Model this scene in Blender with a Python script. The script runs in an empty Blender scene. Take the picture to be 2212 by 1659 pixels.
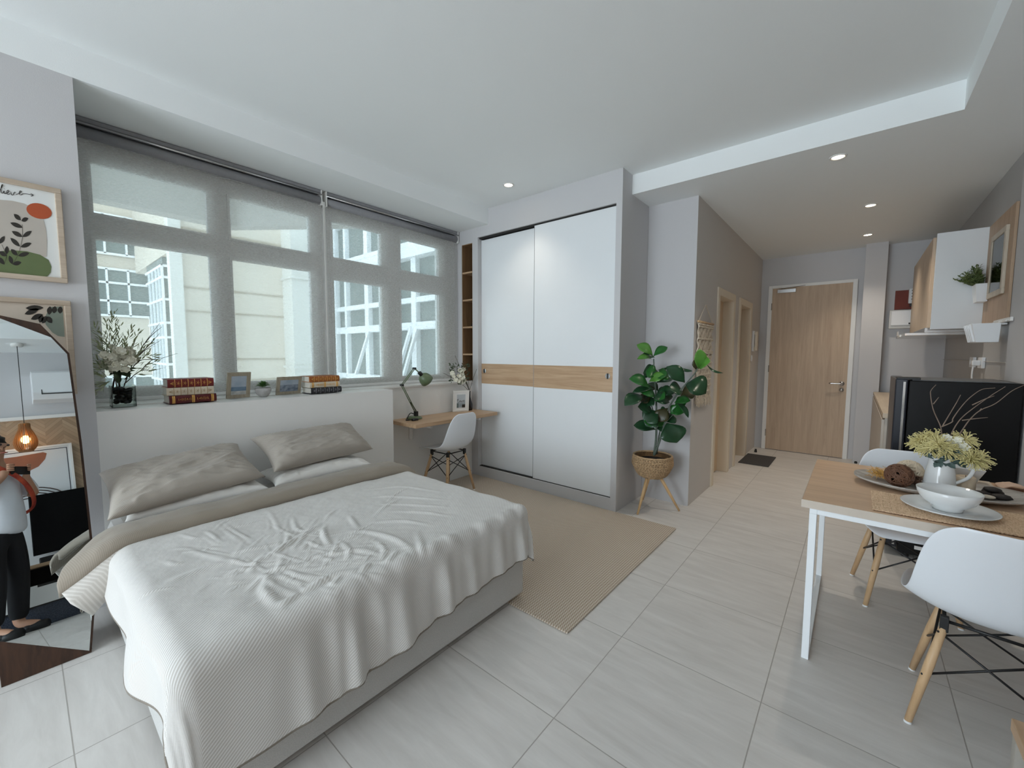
import bpy, bmesh, math, random
import numpy as np
from mathutils import Vector, Matrix, noise
random.seed(7)
C = bpy.context.scene.collection
PI = math.pi
# ------------------------------------------------------------------ camera
W, HH = 2212, 1659
FPX = 887.9968
YAW, PIT, ROL = 0.6962577527, -0.0739913131, 0.0035382096
HC = 1.408
_f = np.array([math.cos(PIT)*math.cos(YAW), math.cos(PIT)*math.sin(YAW), math.sin(PIT)])
_r0 = np.array([math.sin(YAW), -math.cos(YAW), 0.0]); _u0 = np.cross(_r0, _f)
_r = math.cos(ROL)*_r0 + math.sin(ROL)*_u0; _u = -math.sin(ROL)*_r0 + math.cos(ROL)*_u0
CAM = np.array([0, 0, HC])
def ray(x, y): return _r*((x-1106)/FPX) + _u*(-(y-829.5)/FPX) + _f
def onz(x, y, z=0.0):
    d = ray(x, y); return Vector(CAM + d*(z-HC)/d[2])
def onx(x, y, X):
    d = ray(x, y); return Vector(CAM + d*X/d[0])
def ony(x, y, Y):
    d = ray(x, y); return Vector(CAM + d*Y/d[1])
cd = bpy.data.cameras.new('camera'); cam = bpy.data.objects.new('camera', cd); C.objects.link(cam)
cd.sensor_width = 36; cd.lens = FPX/W*36; cd.clip_start = 0.1; cd.clip_end = 200
cam.matrix_world = Matrix(((_r[0], _u[0], -_f[0], 0), (_r[1], _u[1], -_f[1], 0), (_r[2], _u[2], -_f[2], HC), (0, 0, 0, 1)))
bpy.context.scene.camera = cam

# ------------------------------------------------------------------ materials
def lin(c):
    return tuple(((v/255)/12.92 if v <= 10 else (((v/255)+.055)/1.055)**2.4) for v in c) + (1,)
MATS = {}
def nd(nt, t, **kw):
    n = nt.nodes.new(t)
    for k, v in kw.items(): setattr(n, k, v)
    return n
def mat(name, col, rough=.5, metal=0., spec=.5, noise_s=0, noise_a=0., stretch=(1,1,1), bump=0., bump_s=0, emit=None, emit_s=0, col2=None, sheen=0, coat=0):
    """plain surface: a base colour with a little noise in tone and relief"""
    m = bpy.data.materials.new(name); m.use_nodes = True; nt = m.node_tree
    b = nt.nodes['Principled BSDF']
    c = lin(col)
    b.inputs['Base Color'].default_value = c; b.inputs['Roughness'].default_value = rough
    b.inputs['Metallic'].default_value = metal; b.inputs['Specular IOR Level'].default_value = spec
    if sheen: b.inputs['Sheen Weight'].default_value = sheen
    if coat: b.inputs['Coat Weight'].default_value = coat
    if emit is not None:
        b.inputs['Emission Color'].default_value = lin(emit); b.inputs['Emission Strength'].default_value = emit_s
    tc = nd(nt, 'ShaderNodeTexCoord'); mp = nd(nt, 'ShaderNodeMapping')
    mp.inputs['Scale'].default_value = stretch
    nt.links.new(tc.outputs['Object'], mp.inputs['Vector'])
    if noise_s or col2:
        n = nd(nt, 'ShaderNodeTexNoise'); n.inputs['Scale'].default_value = noise_s or 5; n.inputs['Detail'].default_value = 4
        nt.links.new(mp.outputs[0], n.inputs['Vector'])
        mx = nd(nt, 'ShaderNodeMix', data_type='RGBA')
        if col2 is not None: a, d = c, lin(col2)
        else: a = tuple(v*(1-noise_a) for v in c[:3])+(1,); d = tuple(min(1, v*(1+noise_a)) for v in c[:3])+(1,)
        mx.inputs[6].default_value = a; mx.inputs[7].default_value = d
        mr = nd(nt, 'ShaderNodeMapRange'); mr.inputs[1].default_value = .3; mr.inputs[2].default_value = .7
        nt.links.new(n.outputs[0], mr.inputs[0]); nt.links.new(mr.outputs[0], mx.inputs[0]); nt.links.new(mx.outputs[2], b.inputs['Base Color'])
    if bump:
        n2 = nd(nt, 'ShaderNodeTexNoise'); n2.inputs['Scale'].default_value = bump_s; n2.inputs['Detail'].default_value = 3
        nt.links.new(mp.outputs[0], n2.inputs['Vector'])
        bp = nd(nt, 'ShaderNodeBump'); bp.inputs['Strength'].default_value = bump; bp.inputs['Distance'].default_value = .01
        nt.links.new(n2.outputs[0], bp.inputs['Height']); nt.links.new(bp.outputs[0], b.inputs['Normal'])
    MATS[name] = m
    return m
def wood(name, c1, c2, axis=0, rough=.45, scale=18, spec=.4):
    """grain runs along the given axis"""
    m = bpy.data.materials.new(name); m.use_nodes = True; nt = m.node_tree; b = nt.nodes['Principled BSDF']
    tc = nd(nt, 'ShaderNodeTexCoord'); mp = nd(nt, 'ShaderNodeMapping')
    s = [scale]*3; s[axis] = scale*.06; mp.inputs['Scale'].default_value = s
    nt.links.new(tc.outputs['Object'], mp.inputs['Vector'])
    n = nd(nt, 'ShaderNodeTexNoise'); n.inputs['Scale'].default_value = 1.6; n.inputs['Detail'].default_value = 6; n.inputs['Roughness'].default_value = .65; n.inputs['Distortion'].default_value = .6
    nt.links.new(mp.outputs[0], n.inputs['Vector'])
    cr = nd(nt, 'ShaderNodeValToRGB'); cr.color_ramp.elements[0].position = .3; cr.color_ramp.elements[1].position = .72
    cr.color_ramp.elements[0].color = lin(c1); cr.color_ramp.elements[1].color = lin(c2)
    nt.links.new(n.outputs[0], cr.inputs[0]); nt.links.new(cr.outputs[0], b.inputs['Base Color'])
    b.inputs['Roughness'].default_value = rough; b.inputs['Specular IOR Level'].default_value = spec
    bp = nd(nt, 'ShaderNodeBump'); bp.inputs['Strength'].default_value = .12; bp.inputs['Distance'].default_value = .004
    nt.links.new(n.outputs[0], bp.inputs['Height']); nt.links.new(bp.outputs[0], b.inputs['Normal'])
    MATS[name] = m
    return m
def mathn(nt, op, a, b=None, clamp=False):
    n = nd(nt, 'ShaderNodeMath', operation=op); n.use_clamp = clamp
    for i, v in enumerate((a, b)):
        if v is None: continue
        if isinstance(v, (int, float)): n.inputs[i].default_value = v
        else: nt.links.new(v, n.inputs[i])
    return n.outputs[0]
def tile_mat():
    m = bpy.data.materials.new('floor_tile'); m.use_nodes = True; nt = m.node_tree; b = nt.nodes['Principled BSDF']
    tc = nd(nt, 'ShaderNodeTexCoord'); sp = nd(nt, 'ShaderNodeSeparateXYZ'); nt.links.new(tc.outputs['Object'], sp.inputs[0])
    P = .602
    def grid(o, off):
        u = mathn(nt, 'DIVIDE', mathn(nt, 'SUBTRACT', o, off), P); fl = mathn(nt, 'FLOOR', u)
        fr = mathn(nt, 'SUBTRACT', u, fl)
        d = mathn(nt, 'MINIMUM', fr, mathn(nt, 'SUBTRACT', 1.0, fr))
        return fl, d
    fx, dx = grid(sp.outputs[0], 1.854); fy, dy = grid(sp.outputs[1], .829)
    d = mathn(nt, 'MINIMUM', dx, dy)
    mr = nd(nt, 'ShaderNodeMapRange'); mr.inputs[1].default_value = .0022; mr.inputs[2].default_value = .0040; nt.links.new(d, mr.inputs[0])
    cid = nd(nt, 'ShaderNodeCombineXYZ'); nt.links.new(fx, cid.inputs[0]); nt.links.new(fy, cid.inputs[1])
    wn = nd(nt, 'ShaderNodeTexWhiteNoise'); nt.links.new(cid.outputs[0], wn.inputs['Vector'])
    off = nd(nt, 'ShaderNodeVectorMath', operation='MULTIPLY_ADD'); off.inputs[1].default_value = (7, 7, 7)
    nt.links.new(wn.outputs['Color'], off.inputs[0]); nt.links.new(tc.outputs['Object'], off.inputs[2])
    mp = nd(nt, 'ShaderNodeMapping'); mp.inputs['Rotation'].default_value = (0, 0, .35); mp.inputs['Scale'].default_value = (14, 2.2, 1)
    nt.links.new(off.outputs[0], mp.inputs['Vector'])
    n = nd(nt, 'ShaderNodeTexNoise'); n.inputs['Scale'].default_value = 1.3; n.inputs['Detail'].default_value = 8; n.inputs['Roughness'].default_value = .62; n.inputs['Distortion'].default_value = .5
    nt.links.new(mp.outputs[0], n.inputs['Vector'])
    cr = nd(nt, 'ShaderNodeValToRGB'); cr.color_ramp.elements[0].position = .25; cr.color_ramp.elements[1].position = .75
    cr.color_ramp.elements[0].color = lin((205, 201, 196)); cr.color_ramp.elements[1].color = lin((227, 224, 220))
    nt.links.new(n.outputs[0], cr.inputs[0])
    mx = nd(nt, 'ShaderNodeMix', data_type='RGBA'); mx.inputs[6].default_value = lin((172, 167, 161))
    nt.links.new(mr.outputs[0], mx.inputs[0]); nt.links.new(cr.outputs[0], mx.inputs[7]); nt.links.new(mx.outputs[2], b.inputs['Base Color'])
    b.inputs['Roughness'].default_value = .42; b.inputs['Specular IOR Level'].default_value = .4
    bp = nd(nt, 'ShaderNodeBump'); bp.inputs['Strength'].default_value = .35; bp.inputs['Distance'].default_value = .003
    nt.links.new(mr.outputs[0], bp.inputs['Height']); nt.links.new(bp.outputs[0], b.inputs['Normal'])
    return m
def stripe_mat(name, c1, c2, period, direction, uv=True, rough=.85, soft=.25, weave=0, sheen=.2):
    """woven cloth with thin stripes; the coordinate is the cloth's own UV in metres"""
    m = bpy.data.materials.new(name); m.use_nodes = True; nt = m.node_tree; b = nt.nodes['Principled BSDF']
    tc = nd(nt, 'ShaderNodeTexCoord'); dt = nd(nt, 'ShaderNodeVectorMath', operation='DOT_PRODUCT')
    dt.inputs[1].default_value = direction
    nt.links.new(tc.outputs['UV' if uv else 'Object'], dt.inputs[0])
    s = mathn(nt, 'SINE', mathn(nt, 'MULTIPLY', dt.outputs['Value'], 2*PI/period))
    mr = nd(nt, 'ShaderNodeMapRange'); mr.inputs[1].default_value = -soft; mr.inputs[2].default_value = soft+.5; nt.links.new(s, mr.inputs[0])
    mx = nd(nt, 'ShaderNodeMix', data_type='RGBA'); mx.inputs[6].default_value = lin(c1); mx.inputs[7].default_value = lin(c2)
    nt.links.new(mr.outputs[0], mx.inputs[0]); nt.links.new(mx.outputs[2], b.inputs['Base Color'])
    b.inputs['Roughness'].default_value = rough; b.inputs['Specular IOR Level'].default_value = .2; b.inputs['Sheen Weight'].default_value = sheen
    n2 = nd(nt, 'ShaderNodeTexNoise'); n2.inputs['Scale'].default_value = 60; n2.inputs['Detail'].default_value = 4
    nt.links.new(tc.outputs['Object'], n2.inputs['Vector'])
    bp = nd(nt, 'ShaderNodeBump'); bp.inputs['Strength'].default_value = .25; bp.inputs['Distance'].default_value = .004
    nt.links.new(n2.outputs[0], bp.inputs['Height']); nt.links.new(bp.outputs[0], b.inputs['Normal'])
    return m
def rug_mat():
    m = bpy.data.materials.new('rug_weave'); m.use_nodes = True; nt = m.node_tree; b = nt.nodes['Principled BSDF']
    tc = nd(nt, 'ShaderNodeTexCoord'); sp = nd(nt, 'ShaderNodeSeparateXYZ'); nt.links.new(tc.outputs['Object'], sp.inputs[0])
    p = .015
    u = mathn(nt, 'DIVIDE', sp.outputs[0], p); v = mathn(nt, 'DIVIDE', sp.outputs[1], p)
    fu = mathn(nt, 'FRACT', u); tri = mathn(nt, 'ABSOLUTE', mathn(nt, 'SUBTRACT', fu, .5))
    s = mathn(nt, 'SINE', mathn(nt, 'MULTIPLY', mathn(nt, 'ADD', v, mathn(nt, 'MULTIPLY', tri, 1.0)), 2*PI))
    s2 = mathn(nt, 'SINE', mathn(nt, 'MULTIPLY', u, 4*PI))
    mr = nd(nt, 'ShaderNodeMapRange'); mr.inputs[1].default_value = -.5; mr.inputs[2].default_value = .6
    nt.links.new(mathn(nt, 'ADD', s, mathn(nt, 'MULTIPLY', s2, .3)), mr.inputs[0])
    n = nd(nt, 'ShaderNodeTexNoise'); n.inputs['Scale'].default_value = 3; nt.links.new(tc.outputs['Object'], n.inputs['Vector'])
    mx = nd(nt, 'ShaderNodeMix', data_type='RGBA'); mx.inputs[6].default_value = lin((176, 158, 138)); mx.inputs[7].default_value = lin((222, 211, 197))
    nt.links.new(mr.outputs[0], mx.inputs[0]); nt.links.new(mx.outputs[2], b.inputs['Base Color'])
    b.inputs['Roughness'].default_value = .95; b.inputs['Specular IOR Level'].default_value = .1
    bp = nd(nt, 'ShaderNodeBump'); bp.inputs['Strength'].default_value = .6; bp.inputs['Distance'].default_value = .004
    nt.links.new(mr.outputs[0], bp.inputs['Height']); nt.links.new(bp.outputs[0], b.inputs['Normal'])
    return m
def herring_mat():
    m = bpy.data.materials.new('herringbone'); m.use_nodes = True; nt = m.node_tree; b = nt.nodes['Principled BSDF']
    tc = nd(nt, 'ShaderNodeTexCoord'); sp = nd(nt, 'ShaderNodeSeparateXYZ'); nt.links.new(tc.outputs['Object'], sp.inputs[0])
    col = mathn(nt, 'DIVIDE', sp.outputs[0], .13); fl = mathn(nt, 'FLOOR', col)
    tri = mathn(nt, 'PINGPONG', sp.outputs[0], .13)
    k = mathn(nt, 'DIVIDE', mathn(nt, 'ADD', sp.outputs[2], tri), .042)
    idx = mathn(nt, 'FLOOR', k); fr = mathn(nt, 'FRACT', k)
    cb = nd(nt, 'ShaderNodeCombineXYZ'); nt.links.new(fl, cb.inputs[0]); nt.links.new(idx, cb.inputs[1])
    wn = nd(nt, 'ShaderNodeTexWhiteNoise'); nt.links.new(cb.outputs[0], wn.inputs['Vector'])
    cr = nd(nt, 'ShaderNodeValToRGB'); cr.color_ramp.elements[0].color = lin((158, 132, 106)); cr.color_ramp.elements[1].color = lin((184, 158, 130))
    nt.links.new(wn.outputs['Value'], cr.inputs[0])
    ln = mathn(nt, 'GREATER_THAN', fr, .05)
    mx = nd(nt, 'ShaderNodeMix', data_type='RGBA'); mx.inputs[6].default_value = lin((128, 104, 82))
    nt.links.new(ln, mx.inputs[0]); nt.links.new(cr.outputs[0], mx.inputs[7]); nt.links.new(mx.outputs[2], b.inputs['Base Color'])
    b.inputs['Roughness'].default_value = .5
    return m
def sheer_mat():
    """sun-screen fabric of the roller blinds: partly see-through"""
    m = bpy.data.materials.new('sheer_blind'); m.use_nodes = True; nt = m.node_tree
    out = nt.nodes['Material Output']; nt.nodes.remove(nt.nodes['Principled BSDF'])
    tr = nd(nt, 'ShaderNodeBsdfTransparent'); tr.inputs[0].default_value = (1, 1, 1, 1)
    df = nd(nt, 'ShaderNodeBsdfDiffuse'); df.inputs[0].default_value = lin((222, 221, 218))
    tl = nd(nt, 'ShaderNodeBsdfTranslucent'); tl.inputs[0].default_value = lin((222, 221, 218))
    m1 = nd(nt, 'ShaderNodeMixShader'); m1.inputs[0].default_value = .55
    nt.links.new(df.outputs[0], m1.inputs[1]); nt.links.new(tl.outputs[0], m1.inputs[2])
    tc = nd(nt, 'ShaderNodeTexCoord'); mp = nd(nt, 'ShaderNodeMapping'); mp.inputs['Scale'].default_value = (30, 30, 420)
    nt.links.new(tc.outputs['Object'], mp.inputs[0])
    n = nd(nt, 'ShaderNodeTexNoise'); n.inputs['Scale'].default_value = 2; nt.links.new(mp.outputs[0], n.inputs['Vector'])
    mr = nd(nt, 'ShaderNodeMapRange'); mr.inputs[3].default_value = .29; mr.inputs[4].default_value = .34; nt.links.new(n.outputs[0], mr.inputs[0])
    m2 = nd(nt, 'ShaderNodeMixShader'); nt.links.new(mr.outputs[0], m2.inputs[0])
    nt.links.new(tr.outputs[0], m2.inputs[1]); nt.links.new(m1.outputs[0], m2.inputs[2]); nt.links.new(m2.outputs[0], out.inputs[0])
    return m
def glass_mat(name, tint=(235, 242, 242), gloss=.08):
    m = bpy.data.materials.new(name); m.use_nodes = True; nt = m.node_tree
    out = nt.nodes['Material Output']; nt.nodes.remove(nt.nodes['Principled BSDF'])
    tr = nd(nt, 'ShaderNodeBsdfTransparent'); tr.inputs[0].default_value = lin(tint)
    gl = nd(nt, 'ShaderNodeBsdfGlossy'); gl.inputs['Roughness'].default_value = .03
    mx = nd(nt, 'ShaderNodeMixShader'); fr = nd(nt, 'ShaderNodeFresnel'); fr.inputs[0].default_value = 1.35
    nt.links.new(fr.outputs[0], mx.inputs[0]); nt.links.new(tr.outputs[0], mx.inputs[1]); nt.links.new(gl.outputs[0], mx.inputs[2]); nt.links.new(mx.outputs[0], out.inputs[0])
    return m

# ------------------------------------------------------------------ mesh builder
class MB:
    def __init__(s): s.v = []; s.f = []; s.uv = None
    def add(s, vs, fs):
        b = len(s.v); s.v.extend([tuple(v) for v in vs]); s.f.extend([tuple(b+i for i in f) for f in fs]); return s
    def box(s, x0, x1, y0, y1, z0, z1):
        return s.add([(x0,y0,z0),(x1,y0,z0),(x1,y1,z0),(x0,y1,z0),(x0,y0,z1),(x1,y0,z1),(x1,y1,z1),(x0,y1,z1)],
                     [(3,2,1,0),(4,5,6,7),(0,1,5,4),(1,2,6,5),(2,3,7,6),(3,0,4,7)])
    def prism(s, poly, d):
        """poly: list of 3-D points (planar), extruded by vector d"""
        n = len(poly); p = [Vector(q) for q in poly]; d = Vector(d)
        fs = [tuple(range(n))[::-1], tuple(range(n, 2*n))] + [(i, (i+1) % n, n+(i+1) % n, n+i) for i in range(n)]
        return s.add(p+[q+d for q in p], fs)
    def quad(s, a, b, c, d): return s.add([a, b, c, d], [(0, 1, 2, 3)])
    def bar(s, p, q, w, h=None, up=(0, 0, 1)):
        """square bar from p to q"""
        h = h or w; p = Vector(p); q = Vector(q); t = (q-p).normalized(); up = Vector(up)
        if abs(t.dot(up)) > .95: up = Vector((1, 0, 0))
        a = t.cross(up).normalized()*(w/2); b = a.cross(t).normalized()*(h/2)
        vs = [p-a-b, p+a-b, p+a+b, p-a+b, q-a-b, q+a-b, q+a+b, q-a+b]
        return s.add(vs, [(0,1,2,3),(7,6,5,4),(4,5,1,0),(5,6,2,1),(6,7,3,2),(7,4,0,3)])
    def tube(s, pts, r, n=8, caps=True):
        pts = [Vector(p) for p in pts]; m = len(pts)
        rs = r if isinstance(r, (list, tuple)) else [r]*m
        vs = []; prev = None
        for i, p in enumerate(pts):
            t = (pts[min(i+1, m-1)]-pts[max(i-1, 0)])
            t = t.normalized() if t.length > 1e-9 else Vector((0, 0, 1))
            if prev is None:
                a = t.orthogonal().normalized()
            else:
                a = prev - t*prev.dot(t)
                a = a.normalized() if a.length > 1e-6 else t.orthogonal().normalized()
            prev = a; b = t.cross(a)
            for k in range(n):
                w = 2*PI*k/n; vs.append(p+(a*math.cos(w)+b*math.sin(w))*rs[i])
        fs = []
        for i in range(m-1):
            for k in range(n):
                k2 = (k+1) % n; fs.append((i*n+k, i*n+k2, (i+1)*n+k2, (i+1)*n+k))
        if caps: fs.append(tuple(range(n))[::-1]); fs.append(tuple((m-1)*n+k for k in range(n)))
        return s.add(vs, fs)
    def cyl(s, p, q, r0, r1=None, n=24): return s.tube([p, q], [r0, r1 if r1 is not None else r0], n)
    def lathe(s, prof, c=(0, 0, 0), n=32, sx=1, sy=1):
        """prof: list of (radius, z)"""
        c = Vector(c); vs = []; m = len(prof)
        for (r, z) in prof:
            for k in range(n):
                w = 2*PI*k/n; vs.append((c.x+r*sx*math.cos(w), c.y+r*sy*math.sin(w), c.z+z))
        fs = []
        for i in range(m-1):
            for k in range(n):
                k2 = (k+1) % n; fs.append((i*n+k, i*n+k2, (i+1)*n+k2, (i+1)*n+k))
        if prof[0][0] > 1e-6: fs.append(tuple(range(n))[::-1])
        if prof[-1][0] > 1e-6: fs.append(tuple((m-1)*n+k for k in range(n)))
        return s.add(vs, fs)
    def ball(s, c, r, n=12, sc=(1, 1, 1), jit=0):
        c = Vector(c); vs = []; rows = max(4, n//2)
        for i in range(rows+1):
            th = PI*i/rows
            for k in range(n):
                w = 2*PI*k/n; q = Vector((math.sin(th)*math.cos(w), math.sin(th)*math.sin(w), math.cos(th)))
                f = 1+(jit*noise.noise(q*2.3+c*9) if jit else 0)
                vs.append((c.x+q.x*r*sc[0]*f, c.y+q.y*r*sc[1]*f, c.z+q.z*r*sc[2]*f))
        fs = []
        for i in range(rows):
            for k in range(n):
                k2 = (k+1) % n; fs.append((i*n+k, (i+1)*n+k, (i+1)*n+k2, i*n+k2))
        return s.add(vs, fs)
    def grid(s, P):
        """P[i][j] points"""
        a, b = len(P), len(P[0])
        fs = [(i*b+j, (i+1)*b+j, (i+1)*b+j+1, i*b+j+1) for i in range(a-1) for j in range(b-1)]
        return s.add([p for row in P for p in row], fs)
    def leaf(s, base, tip, w, nrm, bend=.15, nseg=7, fold=.25, shape=.55, obov=0):
        """a leaf blade between base and tip; shape sets where it is widest"""
        base = Vector(base); tip = Vector(tip); t = tip-base; L = t.length; t = t/L; nrm = Vector(nrm)
        side = t.cross(nrm)
        side = side.normalized() if side.length > 1e-6 else t.orthogonal().normalized()
        up = side.cross(t).normalized(); P = []
        for i in range(nseg+1):
            u = i/nseg
            k = math.sin(PI*min(1, u**(math.log(.5)/math.log(shape))))**.8 if 0 < u < 1 else 0
            k = max(k, .03)
            c = base+t*(L*u)+up*(bend*L*math.sin(PI*u))
            hw = w/2*k
            P.append([c-side*hw+up*fold*hw, c-side*hw*.5+up*fold*hw*.25, c, c+side*hw*.5+up*fold*hw*.25, c+side*hw+up*fold*hw])
        return s.grid(P)
    def build(s, name, m, parent=None, smooth=False, bevel=0, kind=None, label=None, solid=0, subsurf=0, uv=None, auto=None):
        me = bpy.data.meshes.new(name)
        off = Vector((0, 0, 0))
        vs = s.v
        if parent is not None:
            top = parent; mw = Matrix.Identity(4); chain = []
            while top is not None: chain.append(top); top = top.parent
            for o in reversed(chain): mw = mw @ o.matrix_basis
            if not s_local(parent):
                inv = mw.inverted(); vs = [inv @ Vector(v) for v in vs]
        else:
            a = np.array(vs); lo = a.min(0); hi = a.max(0); off = Vector(((lo[0]+hi[0])/2, (lo[1]+hi[1])/2, lo[2]))
            vs = [Vector(v)-off for v in vs]
        me.from_pydata([tuple(v) for v in vs], [], s.f)
        if uv is not None:
            ul = me.uv_layers.new(name='UVMap'); li = np.zeros(len(me.loops), dtype=np.int32); me.loops.foreach_get('vertex_index', li)
            ul.data.foreach_set('uv', np.asarray(uv, dtype=np.float32)[li].ravel())
        if smooth: me.polygons.foreach_set('use_smooth', [True]*len(me.polygons))
        me.materials.append(m); me.validate(); me.update()
        o = bpy.data.objects.new(name, me); C.objects.link(o)
        if parent is not None: o.parent = parent
        else: o.location = off
        if bevel:
            b = o.modifiers.new('bevel', 'BEVEL'); b.width = bevel; b.segments = 2; b.limit_method = 'ANGLE'; b.angle_limit = .6
        if solid:
            b = o.modifiers.new('solid', 'SOLIDIFY'); b.thickness = solid; b.offset = 0
        if subsurf:
            b = o.modifiers.new('sub', 'SUBSURF'); b.levels = subsurf; b.render_levels = subsurf
        if auto: 
            me.polygons.foreach_set('use_smooth', [True]*len(me.polygons)); me.set_sharp_from_angle(angle=auto)
        if kind: o['kind'] = kind
        if label: o['label'] = label
        return o
LOCAL = set()
def s_local(o):
    while o is not None:
        if o.name in LOCAL: return True
        o = o.parent
    return False
def thing(name, label, cat, loc=(0, 0, 0), rz=0, group=None, local=False):
    o = bpy.data.objects.new(name, None); C.objects.link(o); o.empty_display_size = .05
    o.location = loc; o.rotation_euler = (0, 0, rz); o['label'] = label; o['category'] = cat
    if group: o['group'] = group
    if local: LOCAL.add(o.name)
    return o
def tag(o, label, cat, group=None):
    o['label'] = label; o['category'] = cat
    if group: o['group'] = group
    return o
def dup(root, loc, rz, label, group=None):
    def cp(o, par):
        c = o.copy(); C.objects.link(c); c.parent = par
        for ch in list(o.children): cp(ch, c)
        return c
    r = cp(root, None); r.location = loc; r.rotation_euler = (0, 0, rz); r['label'] = label
    if group: r['group'] = group
    return r
def S(mb, name, m, **kw):
    return mb.build(name, m, kind='structure', **kw)
def lerp(a, b, t): return a+(b-a)*t
def spline(pts, n=8):
    """Catmull-Rom through the points"""
    p = [Vector(q) for q in pts]; p = [p[0]*2-p[1]]+p+[p[-1]*2-p[-2]]; out = []
    for i in range(1, len(p)-2):
        for k in range(n):
            t = k/n
            out.append(.5*((2*p[i])+(p[i+1]-p[i-1])*t+(2*p[i-1]-5*p[i]+4*p[i+1]-p[i+2])*t*t+(3*p[i]-p[i-1]-3*p[i+1]+p[i+2])*t**3))
    out.append(p[-2]); return out
# ------------------------------------------------------------------ shared materials
M_wall = mat('wall_paint', (203, 202, 203), .85, bump=.05, bump_s=220, spec=.2)
M_wallc = mat('corridor_paint', (208, 204, 200), .85, bump=.05, bump_s=220, spec=.2)
M_ceil = mat('ceiling_paint', (241, 244, 244), .9, bump=.04, bump_s=180, spec=.2)
M_white = mat('white_paint', (233, 232, 229), .5, bump=.02, bump_s=90)
M_cream = mat('cream_frame_paint', (226, 214, 194), .5, bump=.02, bump_s=90)
M_lam = mat('white_laminate', (232, 235, 237), .35, noise_s=3, noise_a=.01)
M_oak = wood('oak_laminate', (170, 138, 106), (205, 175, 143), axis=1, rough=.4)
M_oakx = wood('oak_along', (174, 142, 110), (206, 174, 141), axis=0, rough=.42)
M_oakz = wood('oak_upright', (190, 170, 148), (208, 190, 168), axis=2, rough=.5)
M_door = wood('door_oak', (178, 154, 130), (203, 180, 155), axis=2, rough=.5, scale=14)
M_chrome = mat('chrome', (205, 205, 205), .18, metal=1, noise_s=4, noise_a=.02)
M_black = mat('black_metal', (22, 22, 23), .45, noise_s=30, noise_a=.1)
M_dark = mat('dark_recess', (40, 38, 36), .8, noise_s=8, noise_a=.1)
M_plast = mat('white_plastic', (236, 238, 240), .28, noise_s=2, noise_a=.01)
M_tile = tile_mat()
M_glass = glass_mat('window_glass')
M_blind = sheer_mat()

ZT, ZL = 2.965, 2.80          # tray ceiling, low ceiling
YP, YR, XW, XE, XL = 3.13, -.80, 3.33, 7.13, -4.4
YG = 3.70                     # window plane
# ------------------------------------------------------------------ shell
S(MB().box(XL-.15, XE+.15, YR-.15, 3.95, -.12, 0), 'floor', M_tile).location = (0, 0, 0)
fl = bpy.data.objects['floor']
for v in fl.data.vertices: v.co += Vector(((XL+XE)/2, (YR+3.8)/2, -.12))
fl.location = (0, 0, 0)
S(MB().box(XL-.15, 3.9, YR-.15, 3.95, ZT, ZT+.12), 'ceiling', M_ceil)
mb = MB().box(XL-.15, 3.34, YP, 3.95, ZL, ZT)                    # dropped strip above the windows
S(mb, 'ceiling_2', M_ceil)
S(MB().box(3.52, XE+.15, YR-.15, 3.95, ZL, ZL+.3), 'ceiling_3', M_ceil)
S(MB().box(XL-.15, 3.52, YR-.15, -.40, ZL, ZT), 'ceiling_4', M_ceil)
# walls
S(MB().box(XL-.15, .25, YP, 3.95, 0, ZL), 'wall_pillar', M_wall)
S(MB().box(.25, 2.10, YP, 3.39, 0, 1.085), 'wall_headboard', M_white)
mb = MB().box(.25, XW, 3.39, 3.80, 0, 1.075); S(mb, 'wall_window', M_white)
S(MB().box(.25, XW, 3.37, 3.66, 1.075, 1.09), 'trim_1', M_white)           # window sill board
S(MB().box(XL-.15, 4.41, YR-.15, YR, 0, ZL), 'wall_right', M_wall)
S(MB().box(4.41, XE+.15, YR-.15, YR-.01, 0, ZL), 'wall_kitchen', mat('backsplash', (180, 180, 180), .5, noise_s=3, noise_a=.03))
S(MB().box(4.41, XE, YR-.012, YR+.003, 1.355, 1.359).box(4.41, XE, YR-.012, YR+.003, .99, .994), 'trim_2', mat('grout', (196, 192, 186), .7, noise_s=20, noise_a=.05))
mb = MB().box(XE, XE+.15, YR-.15, 1.3, 0, ZL); S(mb, 'wall_end', M_wallc if False else M_wall)
S(MB().box(6.93, XE, -.236, -.025, 0, ZL), 'wall_pier', M_wall)
# wall of the room behind the camera, with the balcony opening
mb = MB().box(XL-.15, XL, YR-.15, .25, 0, ZL).box(XL-.15, XL, 3.08, 3.95, 0, ZL).box(XL-.15, XL, .25, 3.08, 2.45, ZT)
S(mb, 'wall_left', M_wall)
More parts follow.
